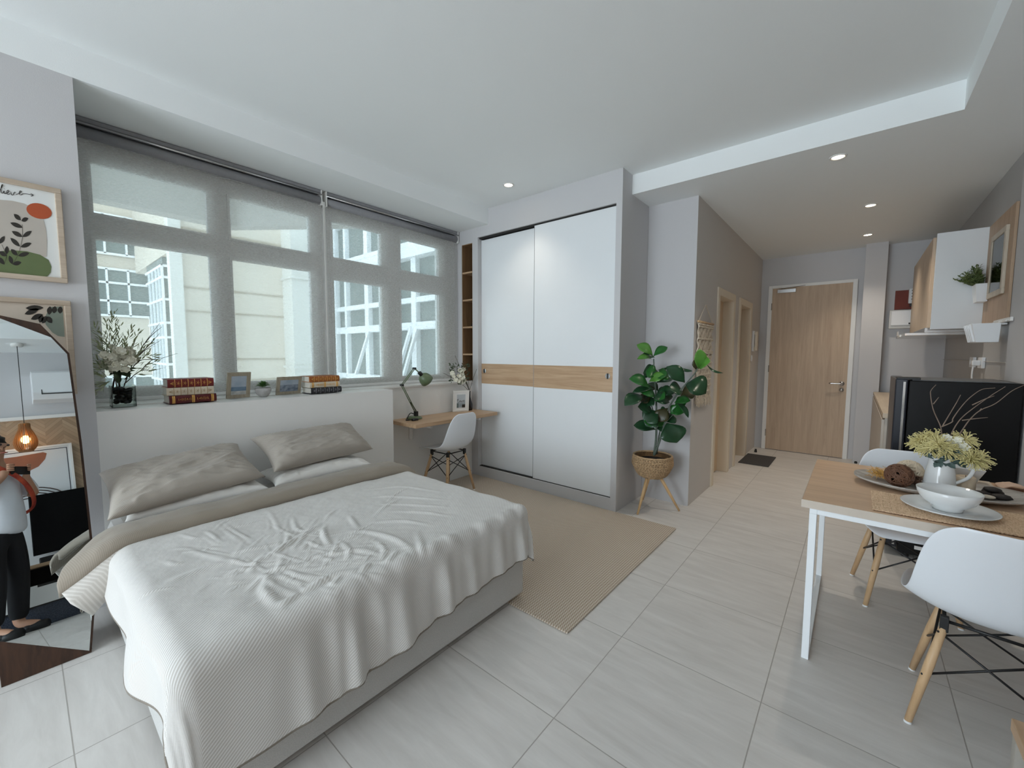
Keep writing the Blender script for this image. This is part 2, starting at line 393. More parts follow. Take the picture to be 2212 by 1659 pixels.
# alcove + corridor wall with the two door openings
D1, D2 = (4.70, 5.38), (5.72, 6.40); DH = 2.05
S(MB().box(3.905, 4.02, 1.1335, 1.70, 0, ZL), 'wall_alcove', M_wall)
mb = MB(); xs = [3.906, D1[0], D1[1], D2[0], D2[1], XE+.15]
for a, b in ((0, 1), (2, 3), (4, 5)): mb.box(xs[a], xs[b], 1.133, 1.29, 0, ZL)
for a, b in ((1, 2), (3, 4)): mb.box(xs[a], xs[b], 1.133, 1.29, DH, ZL)
S(mb, 'wall_corridor', M_wallc)
S(MB().box(4.02, XE+.15, 1.29, 1.40, 0, ZL), 'wall_corridor_back', M_cream)
def slabdoor(n, D, m, knob):
    d = S(MB().box(D[0]+.03, D[1]-.03, 1.235, 1.275, .01, DH-.03), n, m)
    fr = MB()
    for x0, x1 in ((D[0]-.05, D[0]+.03), (D[1]-.03, D[1]+.05)): fr.box(x0, x1, 1.118, 1.285, 0, DH+.05)
    fr.box(D[0]+.03, D[1]-.03, 1.118, 1.285, DH-.03, DH+.05)
    fr.build('door_frame', M_cream, d, bevel=.004)
    if knob:
        MB().cyl((D[0]+.09, 1.235, 1.02), (D[0]+.09, 1.20, 1.02), .012).ball((D[0]+.09, 1.185, 1.02), .03).build('knob', M_black, d, smooth=True)
    return d
slabdoor('door_1', D1, mat('pale_door', (214, 190, 160), .5, noise_s=3, noise_a=.03), False)
slabdoor('door_2', D2, M_door, True)
# entrance door
dr = S(MB().box(XE-.035, XE-.004, .082, .985, .008, 2.36), 'door_3', M_door)
fr = MB().box(XE-.045, XE+.01, .985, 1.035, 0, 2.40).box(XE-.045, XE+.01, .032, .082, 0, 2.40).box(XE-.045, XE+.01, .082, .985, 2.36, 2.40)
fr.build('door_frame', M_white, dr, bevel=.004)
h = MB().cyl((XE-.035, .135, 1.02), (XE-.05, .135, 1.02), .028).tube(spline([(XE-.05, .135, 1.02), (XE-.085, .14, 1.02), (XE-.09, .17, 1.02), (XE-.09, .27, 1.02)], 5), .011)
h.build('handle', M_chrome, dr, smooth=True)
MB().cyl((XE-.035, .135, .935), (XE-.048, .135, .935), .026).build('lock', M_chrome, dr, smooth=True)
c = MB().box(XE-.085, XE-.036, .70, .92, 2.285, 2.335)
c.bar((XE-.09, .88, 2.345), (XE-.16, .66, 2.35), .02, .008).bar((XE-.16, .66, 2.35), (XE-.05, .60, 2.375), .02, .008)
c.build('door_closer', M_chrome, dr, bevel=.003)
for z in (.25, 1.2, 2.1): MB().cyl((XE-.042, .988, z-.05), (XE-.042, .988, z+.05), .008, n=10).build('hinge', M_chrome, dr)
# ------------------------------------------------------------------ windows
M_frame = mat('window_frame_paint', (226, 227, 226), .5, noise_s=5, noise_a=.02)
def frame_window(n, x0, x1, cols, z_split, z0, z1):
    """fixed light over a casement, one frame; cols = glass x-ranges"""
    mb = MB(); y0, y1 = YG-.03, YG+.05
    zs = [(z0, z_split[0]), (z_split[1], z1)]
    xs = [x0] + [v for c in cols for v in c] + [x1]
    for i in range(0, len(xs), 2): mb.box(xs[i], xs[i+1], y0, y1, 1.075, ZL)
    for a, b in cols:
        mb.box(a, b, y0, y1, 1.075, z0).box(a, b, y0, y1, z_split[0], z_split[1]).box(a, b, y0, y1, z1, ZL)
    w = S(mb, n, M_frame)
    st = MB()
    for a, b in cols:
        for lo, hi in zs:
            for (p, q, r, s_) in ((a, a+.018, lo, hi), (b-.018, b, lo, hi), (a+.018, b-.018, lo, lo+.018), (a+.018, b-.018, hi-.018, hi)):
                st.box(p, q, y0-.012, y0+.02, r, s_)
    st.build('glazing_bead', M_frame, w)
    for a, b in cols:
        for lo, hi in zs: MB().box(a, b, YG+.012, YG+.018, lo, hi).build('pane', M_glass, w)
    return w
frame_window('window_1', .25, 1.755, [(.325, .945), (1.055, 1.675)], (2.125, 2.25), 1.165, 2.585)
frame_window('window_2', 1.755, XW, [(1.835, 2.37), (2.56, 3.10)], (2.085, 2.25), 1.15, 2.60)
# balcony door behind the camera (daylight comes in here)
wd = MB()
for y0, y1 in ((.25, .32), (1.62, 1.71), (3.01, 3.08)): wd.box(XL-.1, XL-.03, y0, y1, 0, 2.45)
wd.box(XL-.1, XL-.03, (.32), 3.01, 2.38, 2.45).box(XL-.1, XL-.03, .32, 3.01, 0, .06)
S(wd, 'window_3', M_frame)
# ------------------------------------------------------------------ roller blinds
M_tube = mat('grey_blind_fabric_roll', (146, 146, 150), .6, noise_s=40, noise_a=.05)
def blind(x0, x1, label):
    t = thing('roller_blind', label, 'blind', ((x0+x1)/2, 3.60, 1.10), group='sheer roller blinds over the window')
    MB().box(x0, x1, 3.602, 3.604, 1.115, 2.70).build('fabric', M_blind, t)
    MB().box(x0, x1, 3.594, 3.612, 1.095, 1.118).build('bottom_bar', M_frame, t, bevel=.003)
    MB().tube([(x0, 3.615, 2.715), (x1, 3.615, 2.715)], .036, 20).build('roll', M_tube, t, smooth=True)
    MB().box(x0, x1, 3.585, 3.66, 2.768, 2.798).build('head_rail', M_tube, t, bevel=.006)
    MB().tube([(x0, 3.580, 2.757), (x1, 3.580, 2.757)], .008, 10).build('rod', M_chrome, t, smooth=True)
    for x in (x0-.004, x1-.006): MB().box(x, x+.01, 3.575, 3.655, 2.67, 2.797).build('bracket', M_white, t, bevel=.003)
    return t
b1 = blind(.265, 1.735, 'grey sheer roller blind over the wider pair of windows')
b2 = blind(1.775, 3.31, 'grey sheer roller blind beside the wardrobe end of the window')
ch = MB().tube([(1.742, 3.575, 2.70), (1.744, 3.575, 1.25)], .0035, 6).tube([(1.752, 3.575, 2.70), (1.746, 3.575, 1.25)], .0035, 6).cyl((1.745, 3.575, 1.26), (1.745, 3.575, 1.2), .006)
ch.build('pull_chain', M_white, b1)
# ------------------------------------------------------------------ what stands outside
M_fac = mat('cream_render', (212, 202, 188), .85, noise_s=.7, noise_a=.04)
M_facw = mat('white_render', (224, 222, 216), .8, noise_s=.7, noise_a=.03)
M_mul = mat('white_mullion', (244, 247, 250), .5, noise_s=3, noise_a=.02)
M_og = mat('facade_glass', (112, 124, 122), .35, noise_s=.5, noise_a=.12, spec=.25)
M_joint = mat('joint_shadow_gap', (176, 164, 146), .9, noise_s=4, noise_a=.05)
t = thing('building', 'cream rendered block with horizontal joints across the courtyard', 'building', (3, 9.5, -6))
MB().box(1.78, 6.2, 9.0, 9.25, -6, 9).build('wall', M_fac, t)
for z in (3.55, 2.54, 2.13, 1.28, .88, 0): MB().box(1.78, 3.7, 8.985, 9.0, z-.012, z+.012).build('joint', M_joint, t)
MB().box(1.70, 1.87, 8.9, 9.1, -6, 9).build('pilaster', M_facw, t)
cl = MB().box(3.50, 4.2, 8.55, 9.0, -6, 9).box(3.46, 4.24, 8.5, 9.0, 1.1, 1.15).box(3.46, 4.24, 8.5, 9.0, 2.86, 2.9)
cl.build('column', M_facw, t)
t = thing('building', 'low glazed block with white mullion grid seen beyond the flower vase', 'building', (1.4, 14.5, -6))
MB().box(-1.5, 2.2, 14.05, 17, -6, 9).build('wall', M_fac, t)
for z0, z1 in ((2.3, 3.42), (3.78, 4.7), (.1, .8), (-1.4, -.4)):
    for k in range(9):
        x = .3+k*.385
        if x+.385 > 2.25: break
        MB().box(x, x+.385, 14.0, 14.06, z0, z1).build('window', M_og, t)
for zs in ((3.42, 3.09, 2.65, 2.3), (4.7, 4.2, 3.78), (.8, .45, .1)):
    g = MB()
    for z in zs: g.box(.3, 2.2, 13.95, 14.02, z-.025, z+.025)
    for k in range(6): g.box(.3+k*.385-.02, .3+k*.385+.02, 13.95, 14.02, zs[-1], zs[0])
    g.build('mullion', M_mul, t)
MB().box(-1.5, 2.2, 13.9, 14.05, 4.14, 4.22).build('cornice', M_mul, t)
# glazed bay
t = thing('building', 'glazed corner bay with white mullions beside the cream block', 'building', (2.0, 11.5, -6))
MB().box(1.98, 2.6, 11.0, 12.6, -6, 3.35).build('glazing', M_og, t)
g = MB()
for z in (-2.0, -.9, .82, 1.16, 1.72, 2.02, 2.5, 2.95, 3.18): g.box(1.95, 2.6, 10.97, 11.0, z-.025, z+.025).box(1.95, 1.98, 10.97, 12.6, z-.025, z+.025)
for x in (1.965, 2.25): g.box(x-.02, x+.02, 10.96, 11.0, -6, 3.18)
for y in (11.25, 11.55, 11.9, 12.25): g.box(1.945, 1.98, y-.02, y+.02, -6, 3.18)
g.build('mullion', M_mul, t)
MB().box(1.97, 3.6, 9.3, 13.86, 3.36, 8).build('upper_floor', M_fac, t)
# wing to the right: curtain wall that runs away from our window
t = thing('building', 'curtain walled wing with white frames and tilted open sashes', 'building', (4.6, 6.4, -6))
MB().box(4.42, 7, 4.15, 8.5, -6, 9).build('glazing', M_og, t)
g = MB()
for y, w in ((8.48, .06), (8.06, .07), (7.27, .13), (5.80, .13), (4.6, .13)): g.box(4.33, 4.42, y-w/2, y+w/2, -6, 9)
for z, w in ((.0, .1), (.94, .10), (1.87, .13), (2.31, .09), (4.0, .1), (5.2, .1)): g.box(4.34, 4.42, 4.15, 8.5, z-w/2, z+w/2)
g.build('mullion', M_mul, t)
MB().box(4.24, 4.42, 4.15, 8.1, 3.0, 3.17).box(4.30, 4.42, 4.15, 8.1, 3.20, 3.28).build('ledge', M_mul, t)
for y0, y1 in ((5.88, 7.18), (4.68, 5.7)):
    a = Vector((4.33, 0, 1.84)); b = Vector((4.02, 0, .98)); s_ = MB()
    for y in (y0, y1): s_.bar((a.x, y, a.z), (b.x, y, b.z), .05)
    s_.bar((b.x, y0, b.z), (b.x, y1, b.z), .06).bar((a.x, y0, a.z), (a.x, y1, a.z), .05)
    s_.build('open_sash', M_mul, t)
# roof overhang over the courtyard
t = thing('roof_overhang', 'pale concrete overhang with edge beam above the courtyard', 'canopy', (1, 5.5, 3.4))
mb = MB().prism([(-3, 4.4, 3.62), (3.2, 4.4, 3.62), (3.2, 5.5, 3.62), (2.15, 7.0, 3.62), (-3, 7.0, 3.62)], (0, 0, .15))
mb.build('slab', mat('slab_grey', (206, 206, 206), .9, noise_s=1, noise_a=.03), t)
mb = MB().box(-3, 2.1, 6.9, 7.15, 3.2, 3.62).prism([(2.1, 6.9, 3.2), (3.15, 5.4, 3.2), (3.3, 5.55, 3.2), (2.1, 7.15, 3.2)], (0, 0, .42))
mb.build('edge_beam', mat('beam_grey', (176, 172, 166), .9, noise_s=1, noise_a=.03), t)
S(MB().box(-6, 9, 4.0, 18, -6.2, -6), 'ground', mat('courtyard_paving', (176, 172, 166), .9, noise_s=2, noise_a=.1))
# ------------------------------------------------------------------ light
w = bpy.data.worlds.new('sky'); bpy.context.scene.world = w; w.use_nodes = True
bg = w.node_tree.nodes['Background']; bg.inputs[0].default_value = (.82, .92, 1, 1); bg.inputs[1].default_value = 3.8
def area(n, loc, rot, sx, sy, e, col):
    l = bpy.data.lights.new(n, 'AREA'); l.shape = 'RECTANGLE'; l.size = sx; l.size_y = sy; l.energy = e; l.color = col
    o = bpy.data.objects.new(n, l); C.objects.link(o); o.location = loc; o.rotation_euler = rot; return o
area('daylight_balcony', (XL-.45, 1.66, 1.35), (0, -PI/2+.35, 0), 2.3, 2.8, 130, (.80, .91, 1))
M_led = mat('lamp_lens', (255, 244, 226), .5, emit=(255, 236, 205), emit_s=14, noise_s=1, noise_a=.0)
def downlight(x, y, z, label, e):
    t = thing('recessed_downlight', label, 'downlight', (x, y, z), group='recessed ceiling downlights')
    MB().lathe([(.052, 0), (.050, -.006), (.040, -.007), (.036, -.001)], (x, y, z), 24).build('trim_ring', M_white, t, smooth=True)
    MB().cyl((x, y, z-.0015), (x, y, z-.003), .036).build('lens', M_led, t)
    l = bpy.data.lights.new('downlight_beam', 'SPOT'); l.energy = e; l.color = (1, .90, .77); l.spot_size = 1.75; l.spot_blend = .8; l.shadow_soft_size = .03
    o = bpy.data.objects.new('downlight_beam', l); C.objects.link(o); o.location = (0, 0, -.012); o.parent = t
downlight(2.99, 2.55, ZT, 'lit downlight in the tray ceiling in front of the wardrobe', 16)
downlight(3.78, .17, ZL, 'lit downlight nearest the tray edge in the entry ceiling', 34)
downlight(5.17, -.03, ZL, 'lit downlight in the middle of the entry ceiling row', 34)
downlight(6.40, -.03, ZL, 'lit downlight nearest the entrance door', 30)
# ------------------------------------------------------------------ wardrobe
t = thing('wardrobe', 'built in wardrobe with two white sliding doors crossed by an oak band', 'wardrobe', (3.6, 2.56, 0))
mb = MB().box(XW, 3.90, 1.578, 1.633, 0, ZT).box(XW, 3.90, 3.285, 3.372, 0, ZT).box(XW, 3.90, 1.633, 3.285, 2.69, ZT).box(XW, 3.90, 1.633, 3.285, 0, .112).box(3.44, 3.90, 1.633, 3.285, .112, 2.69)
mb.box(XW, 3.90, 3.372, 3.70, 2.645, ZL).box(XW, 3.90, 3.372, 3.70, 0, 1.085).box(XW, 3.90, 3.545, 3.70, 1.085, 2.645)
mb.build('body', M_wall, t)
mb = MB().box(3.70, 3.71, 3.372, 3.545, 1.085, 2.645).box(3.335, 3.70, 3.372, 3.380, 1.085, 2.645).box(3.335, 3.70, 3.537, 3.545, 1.085, 2.645).box(3.335, 3.70, 3.380, 3.537, 2.637, 2.645)
mb.build('niche_lining', wood('niche_oak', (120, 92, 64), (154, 122, 90), axis=2), t)
for z in (2.336, 2.026, 1.717, 1.405): MB().box(3.335, 3.70, 3.380, 3.537, z-.018, z).build('niche_shelf', M_oak, t)
MB().box(3.352, 3.44, 1.633, 3.285, 2.676, 2.69).build('track', M_dark, t); MB().box(3.352, 3.44, 1.633, 3.285, .112, .118).build('track', M_dark, t)
for (y0, y1, x, zt) in ((2.49, 3.283, 3.385, 2.665), (1.636, 2.515, 3.352, 2.674)):
    d = MB().box(x, x+.025, y0, y1, .12, 1.067).box(x, x+.025, y0, y1, 1.292, zt).build('door', M_lam, t, bevel=.0015)
    MB().box(x-.0005, x+.025, y0, y1, 1.067, 1.292).build('oak_band', M_oak, d)
    yh = 3.235 if x > 3.37 else 1.69
    if x < 3.37: MB().box(x-.0015, x+.026, y1, y1+.004, .12, zt).build('edge_trim', mat('edge_grey', (150, 152, 154), .5, noise_s=6, noise_a=.03), d)
    r = MB(); r.tube([(x-.0005, yh, 1.21), (x-.005, yh, 1.21)], .024, 20).build('handle_ring', M_chrome, d, smooth=False)
    MB().box(x-.007, x-.004, yh-.008, yh+.008, 1.185, 1.235).build('finger_slot', M_black, d, bevel=.001)
tag(MB().box(3.40, 3.46, 3.43, 3.47, 1.718, 1.745).tube([(3.41, 3.45, 1.745), (3.43, 3.46, 1.775)], .012, 8).build('small_ornament', M_black, bevel=.004), 'small black ornament on a shelf of the niche beside the window', 'ornament')
# ------------------------------------------------------------------ rug
o = MB().box(1.69, 3.318, 1.045, 3.362, .0015, .011).build('woven_rug', rug_mat(), bevel=.003)
tag(o, 'flat woven beige rug between the bed and the wardrobe', 'rug')
# ------------------------------------------------------------------ bed
M_base = mat('grey_upholstery', (204, 203, 200), .9, noise_s=260, noise_a=.12, bump=.25, bump_s=420, sheen=.3)
M_sheet = mat('white_sheet', (226, 224, 219), .85, noise_s=5, noise_a=.02, bump=.3, bump_s=14, sheen=.2)
BX0, BX1, BY0, BY1, BZ = .225, 1.795, 1.408, 3.11, .525
t = thing('bed', 'low double bed with a light grey upholstered base against the headboard wall', 'bed', (1.0, 2.25, 0))
MB().box(BX0+.02, BX1, BY0, BY1, .035, .285).build('base', M_base, t, bevel=.012)
MB().box(BX0+.03, BX1-.01, BY0+.02, BY1, .285, BZ-.015).build('mattress', M_sheet, t, bevel=.05)
for x in (BX0+.1, BX1-.17):
    for y in (BY0+.1, BY1-.1): MB().cyl((x, y, .0), (x, y, .035), .025).build('leg', M_black, t)
# duvet: a sheet draped over the mattress, hanging at the foot and the side near the mirror
def fbm(x, y, z, o=4): return noise.fractal(Vector((x, y, z)), 1.0, 2.0, o)
def duvet():
    NA, NB = 320, 320
    a0, a1 = -.26, BX1-BX0+.16            # across: overhang at the mirror side, small at the far side
    b0, b1 = .62, BY1-BY0+.36             # along: from the fold to past the foot
    R = .065; top = BZ+.018
    x_l, x_r, y_f = BX0-.02, BX1+.03, BY0-.03
    # creases traced over the top of the bed: (points on the cloth, height, width)
    def cr(l): return [onz(100+cx/2.602, 900+cy/2.602, top) for cx, cy in l]
    L = [([(1170,830),(1330,740),(1560,590)], .015, .016), ([(1210,880),(1330,860),(1500,830)], .014, .014), ([(1220,900),(1240,1000),(1320,1085)], .022, .020), ([(1540,620),(1600,740)], .014, .012), ([(1570,600),(1560,680),(1590,730)], .013, .010),
         ([(1680,650),(1850,660),(2000,720),(2090,800)], .016, .018), ([(2080,640),(2110,760),(2100,850)], .014, .016), ([(1430,1000),(1500,960),(1620,900),(1780,870)], .020, .018), ([(1200,880),(1290,960),(1440,1020)], .014, .014), ([(890,650),(990,715)], .008, .010),
         ([(640,960),(780,890),(960,830),(1120,800)], .009, .022), ([(1020,780),(1150,750),(1380,700)], .010, .014), ([(1380,560),(1420,640),(1540,620)], .010, .012), ([(1600,800),(1750,760),(1900,790)], .014, .016), ([(1450,700),(1560,750)], .010, .010), ([(1700,560),(1760,640)], .010, .012),
         ([(1900,850),(1980,760)], .014, .014), ([(1300,1080),(1420,1000)], .018, .016), ([(1120,1000),(1220,900)], .010, .014), ([(1780,420),(2000,400),(2260,440)], .009, .014), ([(1800,460),(2000,455),(2280,480)], .009, .012), ([(1850,500),(2050,500),(2290,520)], .010, .013), ([(1900,540),(2100,540),(2300,565)], .009, .013), ([(1800,600),(2000,590),(2200,620)], .010, .014),
         ([(1330,860),(1420,900),(1560,920)], .012, .012), ([(1640,700),(1700,760),(1690,830)], .012, .012), ([(1480,640),(1380,760)], .010, .011), ([(1840,700),(1900,760),(1880,840)], .012, .013), ([(1250,760),(1180,820),(1140,900)], .010, .013), ([(760,760),(900,780),(1060,800)], .006, .018), ([(1000,900),(1100,860),(1200,860)], .010, .013), ([(1760,900),(1820,830)], .014, .013), ([(1600,960),(1660,900)], .014, .012)]
    rnd = random.Random(31)
    for k in range(150):
        cx, cy = rnd.gauss(1450, 330), rnd.gauss(790, 130); w = (math.atan2(-(cy-870), (cx-1290)*.6) if k % 2 else rnd.uniform(-.2, 1.2))+rnd.gauss(0, .25); l = rnd.uniform(50, 150); q = rnd.uniform(-22, 22)
        L.append(([(cx-l*math.cos(w), cy+l*.6*math.sin(w)), (cx+q, cy+q), (cx+l*math.cos(w), cy-l*.6*math.sin(w))], rnd.uniform(.002, .0065), rnd.uniform(.006, .012)))
    X = np.zeros((NA+1, NB+1, 3)); TW = np.zeros((NA+1, NB+1)); UV = []
    for i in range(NA+1):
        for j in range(NB+1):
            a = a0+(a1-a0)*i/NA; b = b0+(b1-b0)*j/NB; yb = BY1-b
            eL = max(0, R-a); eR = max(0, a-(x_r-x_l-R)); eF = max(0, b-(BY1-y_f-R))
            hemL = .19+.03*math.sin(b*6+1)
            if a < 0: eL = R-a/(-a0)*hemL
            hemF = .40+.015*math.sin(a*4.3)-.12*min(1, max(0, a/(x_r-x_l)))**1.5
            if eF > R: eF = R+(eF-R)/.365*(hemF-.03)
            e = math.hypot(eL+eR, eF)
            x = min(max(a, R), x_r-x_l-R)+x_l; y = max(BY1-b, y_f+R); z = top
            dx, dy = ((eR-eL)/e, -eF/e) if e > 1e-9 else (0, 0)
            q = PI/2*R
            if e < q: h = R*math.sin(e/R); dz = R*(1-math.cos(e/R))
            else: h = R+(e-q)*.09; dz = R+(e-q)*.985
            x += dx*h; y += dy*h; z -= dz
            drop = max(0, e-.07)
            if eF > R*.5 and eF >= eL*.6:
                k = min(1, drop/.14)
                wv = noise.noise(Vector((a*2.6, 1.7, 0)))*2.6
                f = math.sin(a*30+wv*2.4+.9*math.sin(b*5))*.62+math.sin(a*63+wv*3)*.30+.4*noise.noise(Vector((a*11, b*2.6, 5)))
                f *= .65+.6*noise.noise(Vector((a*2.2, 3.3, 8)))
                rt = min(1, max(0, (a-.22)/.3))
                y -= k*(.004+.025*rt)*f; z += .006*k*rt*f
            elif eL > R*.5:
                k = min(1, drop/.15)
                x -= k*(.014*math.sin(b*9+2.2)+.02*noise.noise(Vector((b*4, a*2, 2))))
            TW[i, j] = max(0, 1-max(0, e-.02)/.14)
            z += TW[i, j]*(.012*fbm(a*1.6+2, b*1.6, 0, 3)+.0035*fbm(a*7, b*7, 5, 3))
            g = math.exp(-((BY1-y_f-b-.005)/.05)**2)*min(1, max(0, (a-.3)/.25))
            z += TW[i, j]*g*.012*(1+noise.noise(Vector((a*17, b*5, 4)))*1.6)
            X[i, j] = (x, y, max(z, .02)); UV.append((a, b))
    D = np.zeros((NA+1, NB+1)); xy = X[:, :, :2]
    for l, A, w in L:
        pts = [np.array(v)[:2] for v in spline(cr(l), 5)]; m = len(pts)-1
        best = np.full(D.shape, 9.); tt = np.zeros(D.shape)
        for k in range(m):
            p, q = pts[k], pts[k+1]; d = q-p; n2 = max(1e-9, d@d)
            u = np.clip(((xy-p)@d)/n2, 0, 1); dist = np.linalg.norm(xy-(p+u[..., None]*d), axis=2)
            mk = dist < best; best = np.where(mk, dist, best); tt = np.where(mk, (k+u)/m, tt)
        tp = np.sin(np.pi*np.clip(tt, .01, .99))**1.1
        D += .85*A*tp*(np.exp(-(best/w)**2)-.35*np.exp(-(best/(w*2.4))**2))
    X[:, :, 2] += np.clip(D, -.01, .04)*TW
    P = [[Vector(X[i, j]) for j in range(NB+1)] for i in range(NA+1)]
    mb = MB().grid(P)
    M = stripe_mat('striped_duvet', (198, 194, 188), (238, 237, 235), .009, (.62, .78, 0), soft=.7)
    root = thing('duvet', 'crumpled white duvet with thin grey stripes spread over the bed', 'duvet', (1.0, 1.9, 0))
    mb.build('cover', M, root, smooth=True, uv=UV, solid=.012)
    hem = MB(); foot = [P[i][NB] for i in range(0, NA+1, 3)]; side = [P[0][j] for j in range(0, NB+1, 3)]
    hem.tube([v+Vector((0, -.002, -.002)) for v in foot], .006, 6); hem.tube([v+Vector((-.002, 0, -.002)) for v in side], .006, 6)
    hem.build('hem', mat('taupe_cloth', (134, 126, 116), .9, noise_s=40, noise_a=.06), root, smooth=True)
    return root, P
duv, DP = duvet()
# the turned back end of the duvet: a band of its taupe underside, its corner flopped out past the bed
def foldback():
    front = [(.05, 2.47, .45), (.12, 2.46, .50), (.19, 2.455, .555), (.27, 2.46, .588), (.5, 2.475, .592), (.9, 2.49, .598), (1.3, 2.50, .595), (1.62, 2.50, .592), (1.77, 2.50, .575), (1.845, 2.49, .52), (1.87, 2.48, .45)]
    back = [(.08, 2.55, .48), (.14, 2.62, .525), (.2, 2.69, .55), (.28, 2.71, .562), (.5, 2.715, .566), (.9, 2.72, .57), (1.3, 2.725, .57), (1.62, 2.735, .57), (1.76, 2.74, .56), (1.85, 2.73, .52), (1.885, 2.72, .46)]
    F = spline(front, 9); B = spline(back, 9); P = []
    for f, b in zip(F, B):
        row = [f+Vector((0, -.004, -.05)), f+Vector((0, -.012, -.025))]
        for k in range(13):
            u = k/12; q = f.lerp(b, u)
            q.z += .016*math.sin(PI*min(1, u*1.0))**.5+.010*fbm(q.x*5, q.y*6, 2, 3)+.004*noise.noise(q*22)
            row.append(q)
        row.append(b+Vector((0, .008, -.02))); P.append(row)
    # soft underside so the roll has thickness
    mb = MB().grid(P)
    mb.build('turned_back_edge', stripe_mat('taupe_underside', (150, 140, 127), (160, 150, 137), .006, (1, .2, 0), uv=False), duv, smooth=True, solid=.014)
    U = []
    for f, b in zip(F[:30], B[:30]):                # lighter striped face showing under the flopped corner
        s = max(0, min(1, (.33-f.x)/.3))
        U.append([f+Vector((0, -.004, -.012)), f+Vector((.03, -.04*s, -.03-.05*s)), f+Vector((.09, -.03*s, -.05-.12*s))])
    MB().grid(U).build('flopped_corner', stripe_mat('striped_corner', (206, 201, 194), (222, 218, 212), .0085, (.5, .8, .3), uv=False), duv, smooth=True, solid=.006)
foldback()
# pillows
def pillow(name, label, group, FL, FR, BR, BL, h, m, nrm=None, seed=0, crown=1.0):
    FL, FR, BR, BL = map(Vector, (FL, FR, BR, BL)); N = 64; top = []; bot = []
    n = (FR-FL).cross(BL-FL).normalized() if nrm is None else Vector(nrm)
    for i in range(N+1):
        r1 = []; r2 = []
        for j in range(N+1):
            u = i/N*2-1; v = j/N*2-1
            pu = u*(1-.07*(1-v*v)*abs(u)); pv = v*(1-.10*(1-u*u)*abs(v))
            c = FL.lerp(FR, (pu+1)/2).lerp(BL.lerp(BR, (pu+1)/2), (pv+1)/2)
            th = h/2*((1-u**4)*(1-v**4))**.55
            w = noise.noise(Vector((u*2.2+seed, v*2.2, seed)))*.012+noise.noise(Vector((u*6+seed, v*5, seed)))*.005
            w += .016*max(0, 1-abs(noise.noise(Vector((u*3.4+seed, v*5+u*2, 2)))*2.4))**2*(.25+max(0, abs(u)-.35))+.02*max(0, 1-abs(noise.noise(Vector((u*1.2+seed*3, v*7-u*3, 7)))*2.6))**2*max(0, .9-abs(v))*.4
            k = (1-max(abs(u), abs(v))**8)
            r1.append(c+n*(th*1.15+w*k)); r2.append(c-n*(th*.75-w*k*.4))
        top.append(r1); bot.append(r2[::1])
    mb = MB().grid(top); b = MB().grid(bot); b.f = [f[::-1] for f in b.f]; mb.add(b.v, b.f)
    o = mb.build(name, m, smooth=True)
    bm = bmesh.new(); bm.from_mesh(o.data); bmesh.ops.remove_doubles(bm, verts=bm.verts, dist=.0008); bm.to_mesh(o.data); bm.free()
    o.data.polygons.foreach_set('use_smooth', [True]*len(o.data.polygons))
    return tag(o, label, 'pillow', group)
M_pil = stripe_mat('taupe_pillow', (164, 156, 146), (184, 177, 167), .0048, (.8, .5, .3), uv=False, soft=.8)
zb = BZ+.005
pillow('pillow', 'flat white pillow under the taupe pillow nearer the desk', 'white pillows underneath', (.98, 2.745, zb+.045), (1.66, 2.755, zb+.045), (1.66, 3.08, zb+.05), (.98, 3.08, zb+.05), .11, M_sheet, seed=3)
pillow('pillow', 'flat white pillow under the taupe pillow nearer the mirror', 'white pillows underneath', (.29, 2.735, zb+.04), (.95, 2.745, zb+.04), (.95, 3.08, zb+.05), (.29, 3.08, zb+.05), .10, M_sheet, seed=8)
pillow('pillow', 'taupe striped pillow at the desk end of the bed', 'taupe pillows on top', (.985, 2.77, .658), (1.71, 2.82, .672), (1.67, 3.07, .835), (.955, 3.07, .835), .15, M_pil, seed=1)
pillow('pillow', 'taupe striped pillow with pinched corner beside the mirror', 'taupe pillows on top', (.225, 2.70, .605), (.935, 2.76, .645), (.88, 3.06, .815), (.235, 3.06, .765), .14, M_pil, seed=5)
# ------------------------------------------------------------------ desk
t = thing('wall_desk', 'oak floating desk top fixed under the window beside the wardrobe', 'desk', (2.78, 3.2, .73))
MB().box(2.235, XW-.004, 2.985, 3.388, .735, .77).build('top', M_oakx, t, bevel=.003)
for x in (2.45, 3.1): MB().box(x, x+.03, 3.05, 3.388, .70, .735).box(x, x+.03, 3.36, 3.388, .55, .70).build('bracket', M_white, t, bevel=.003)
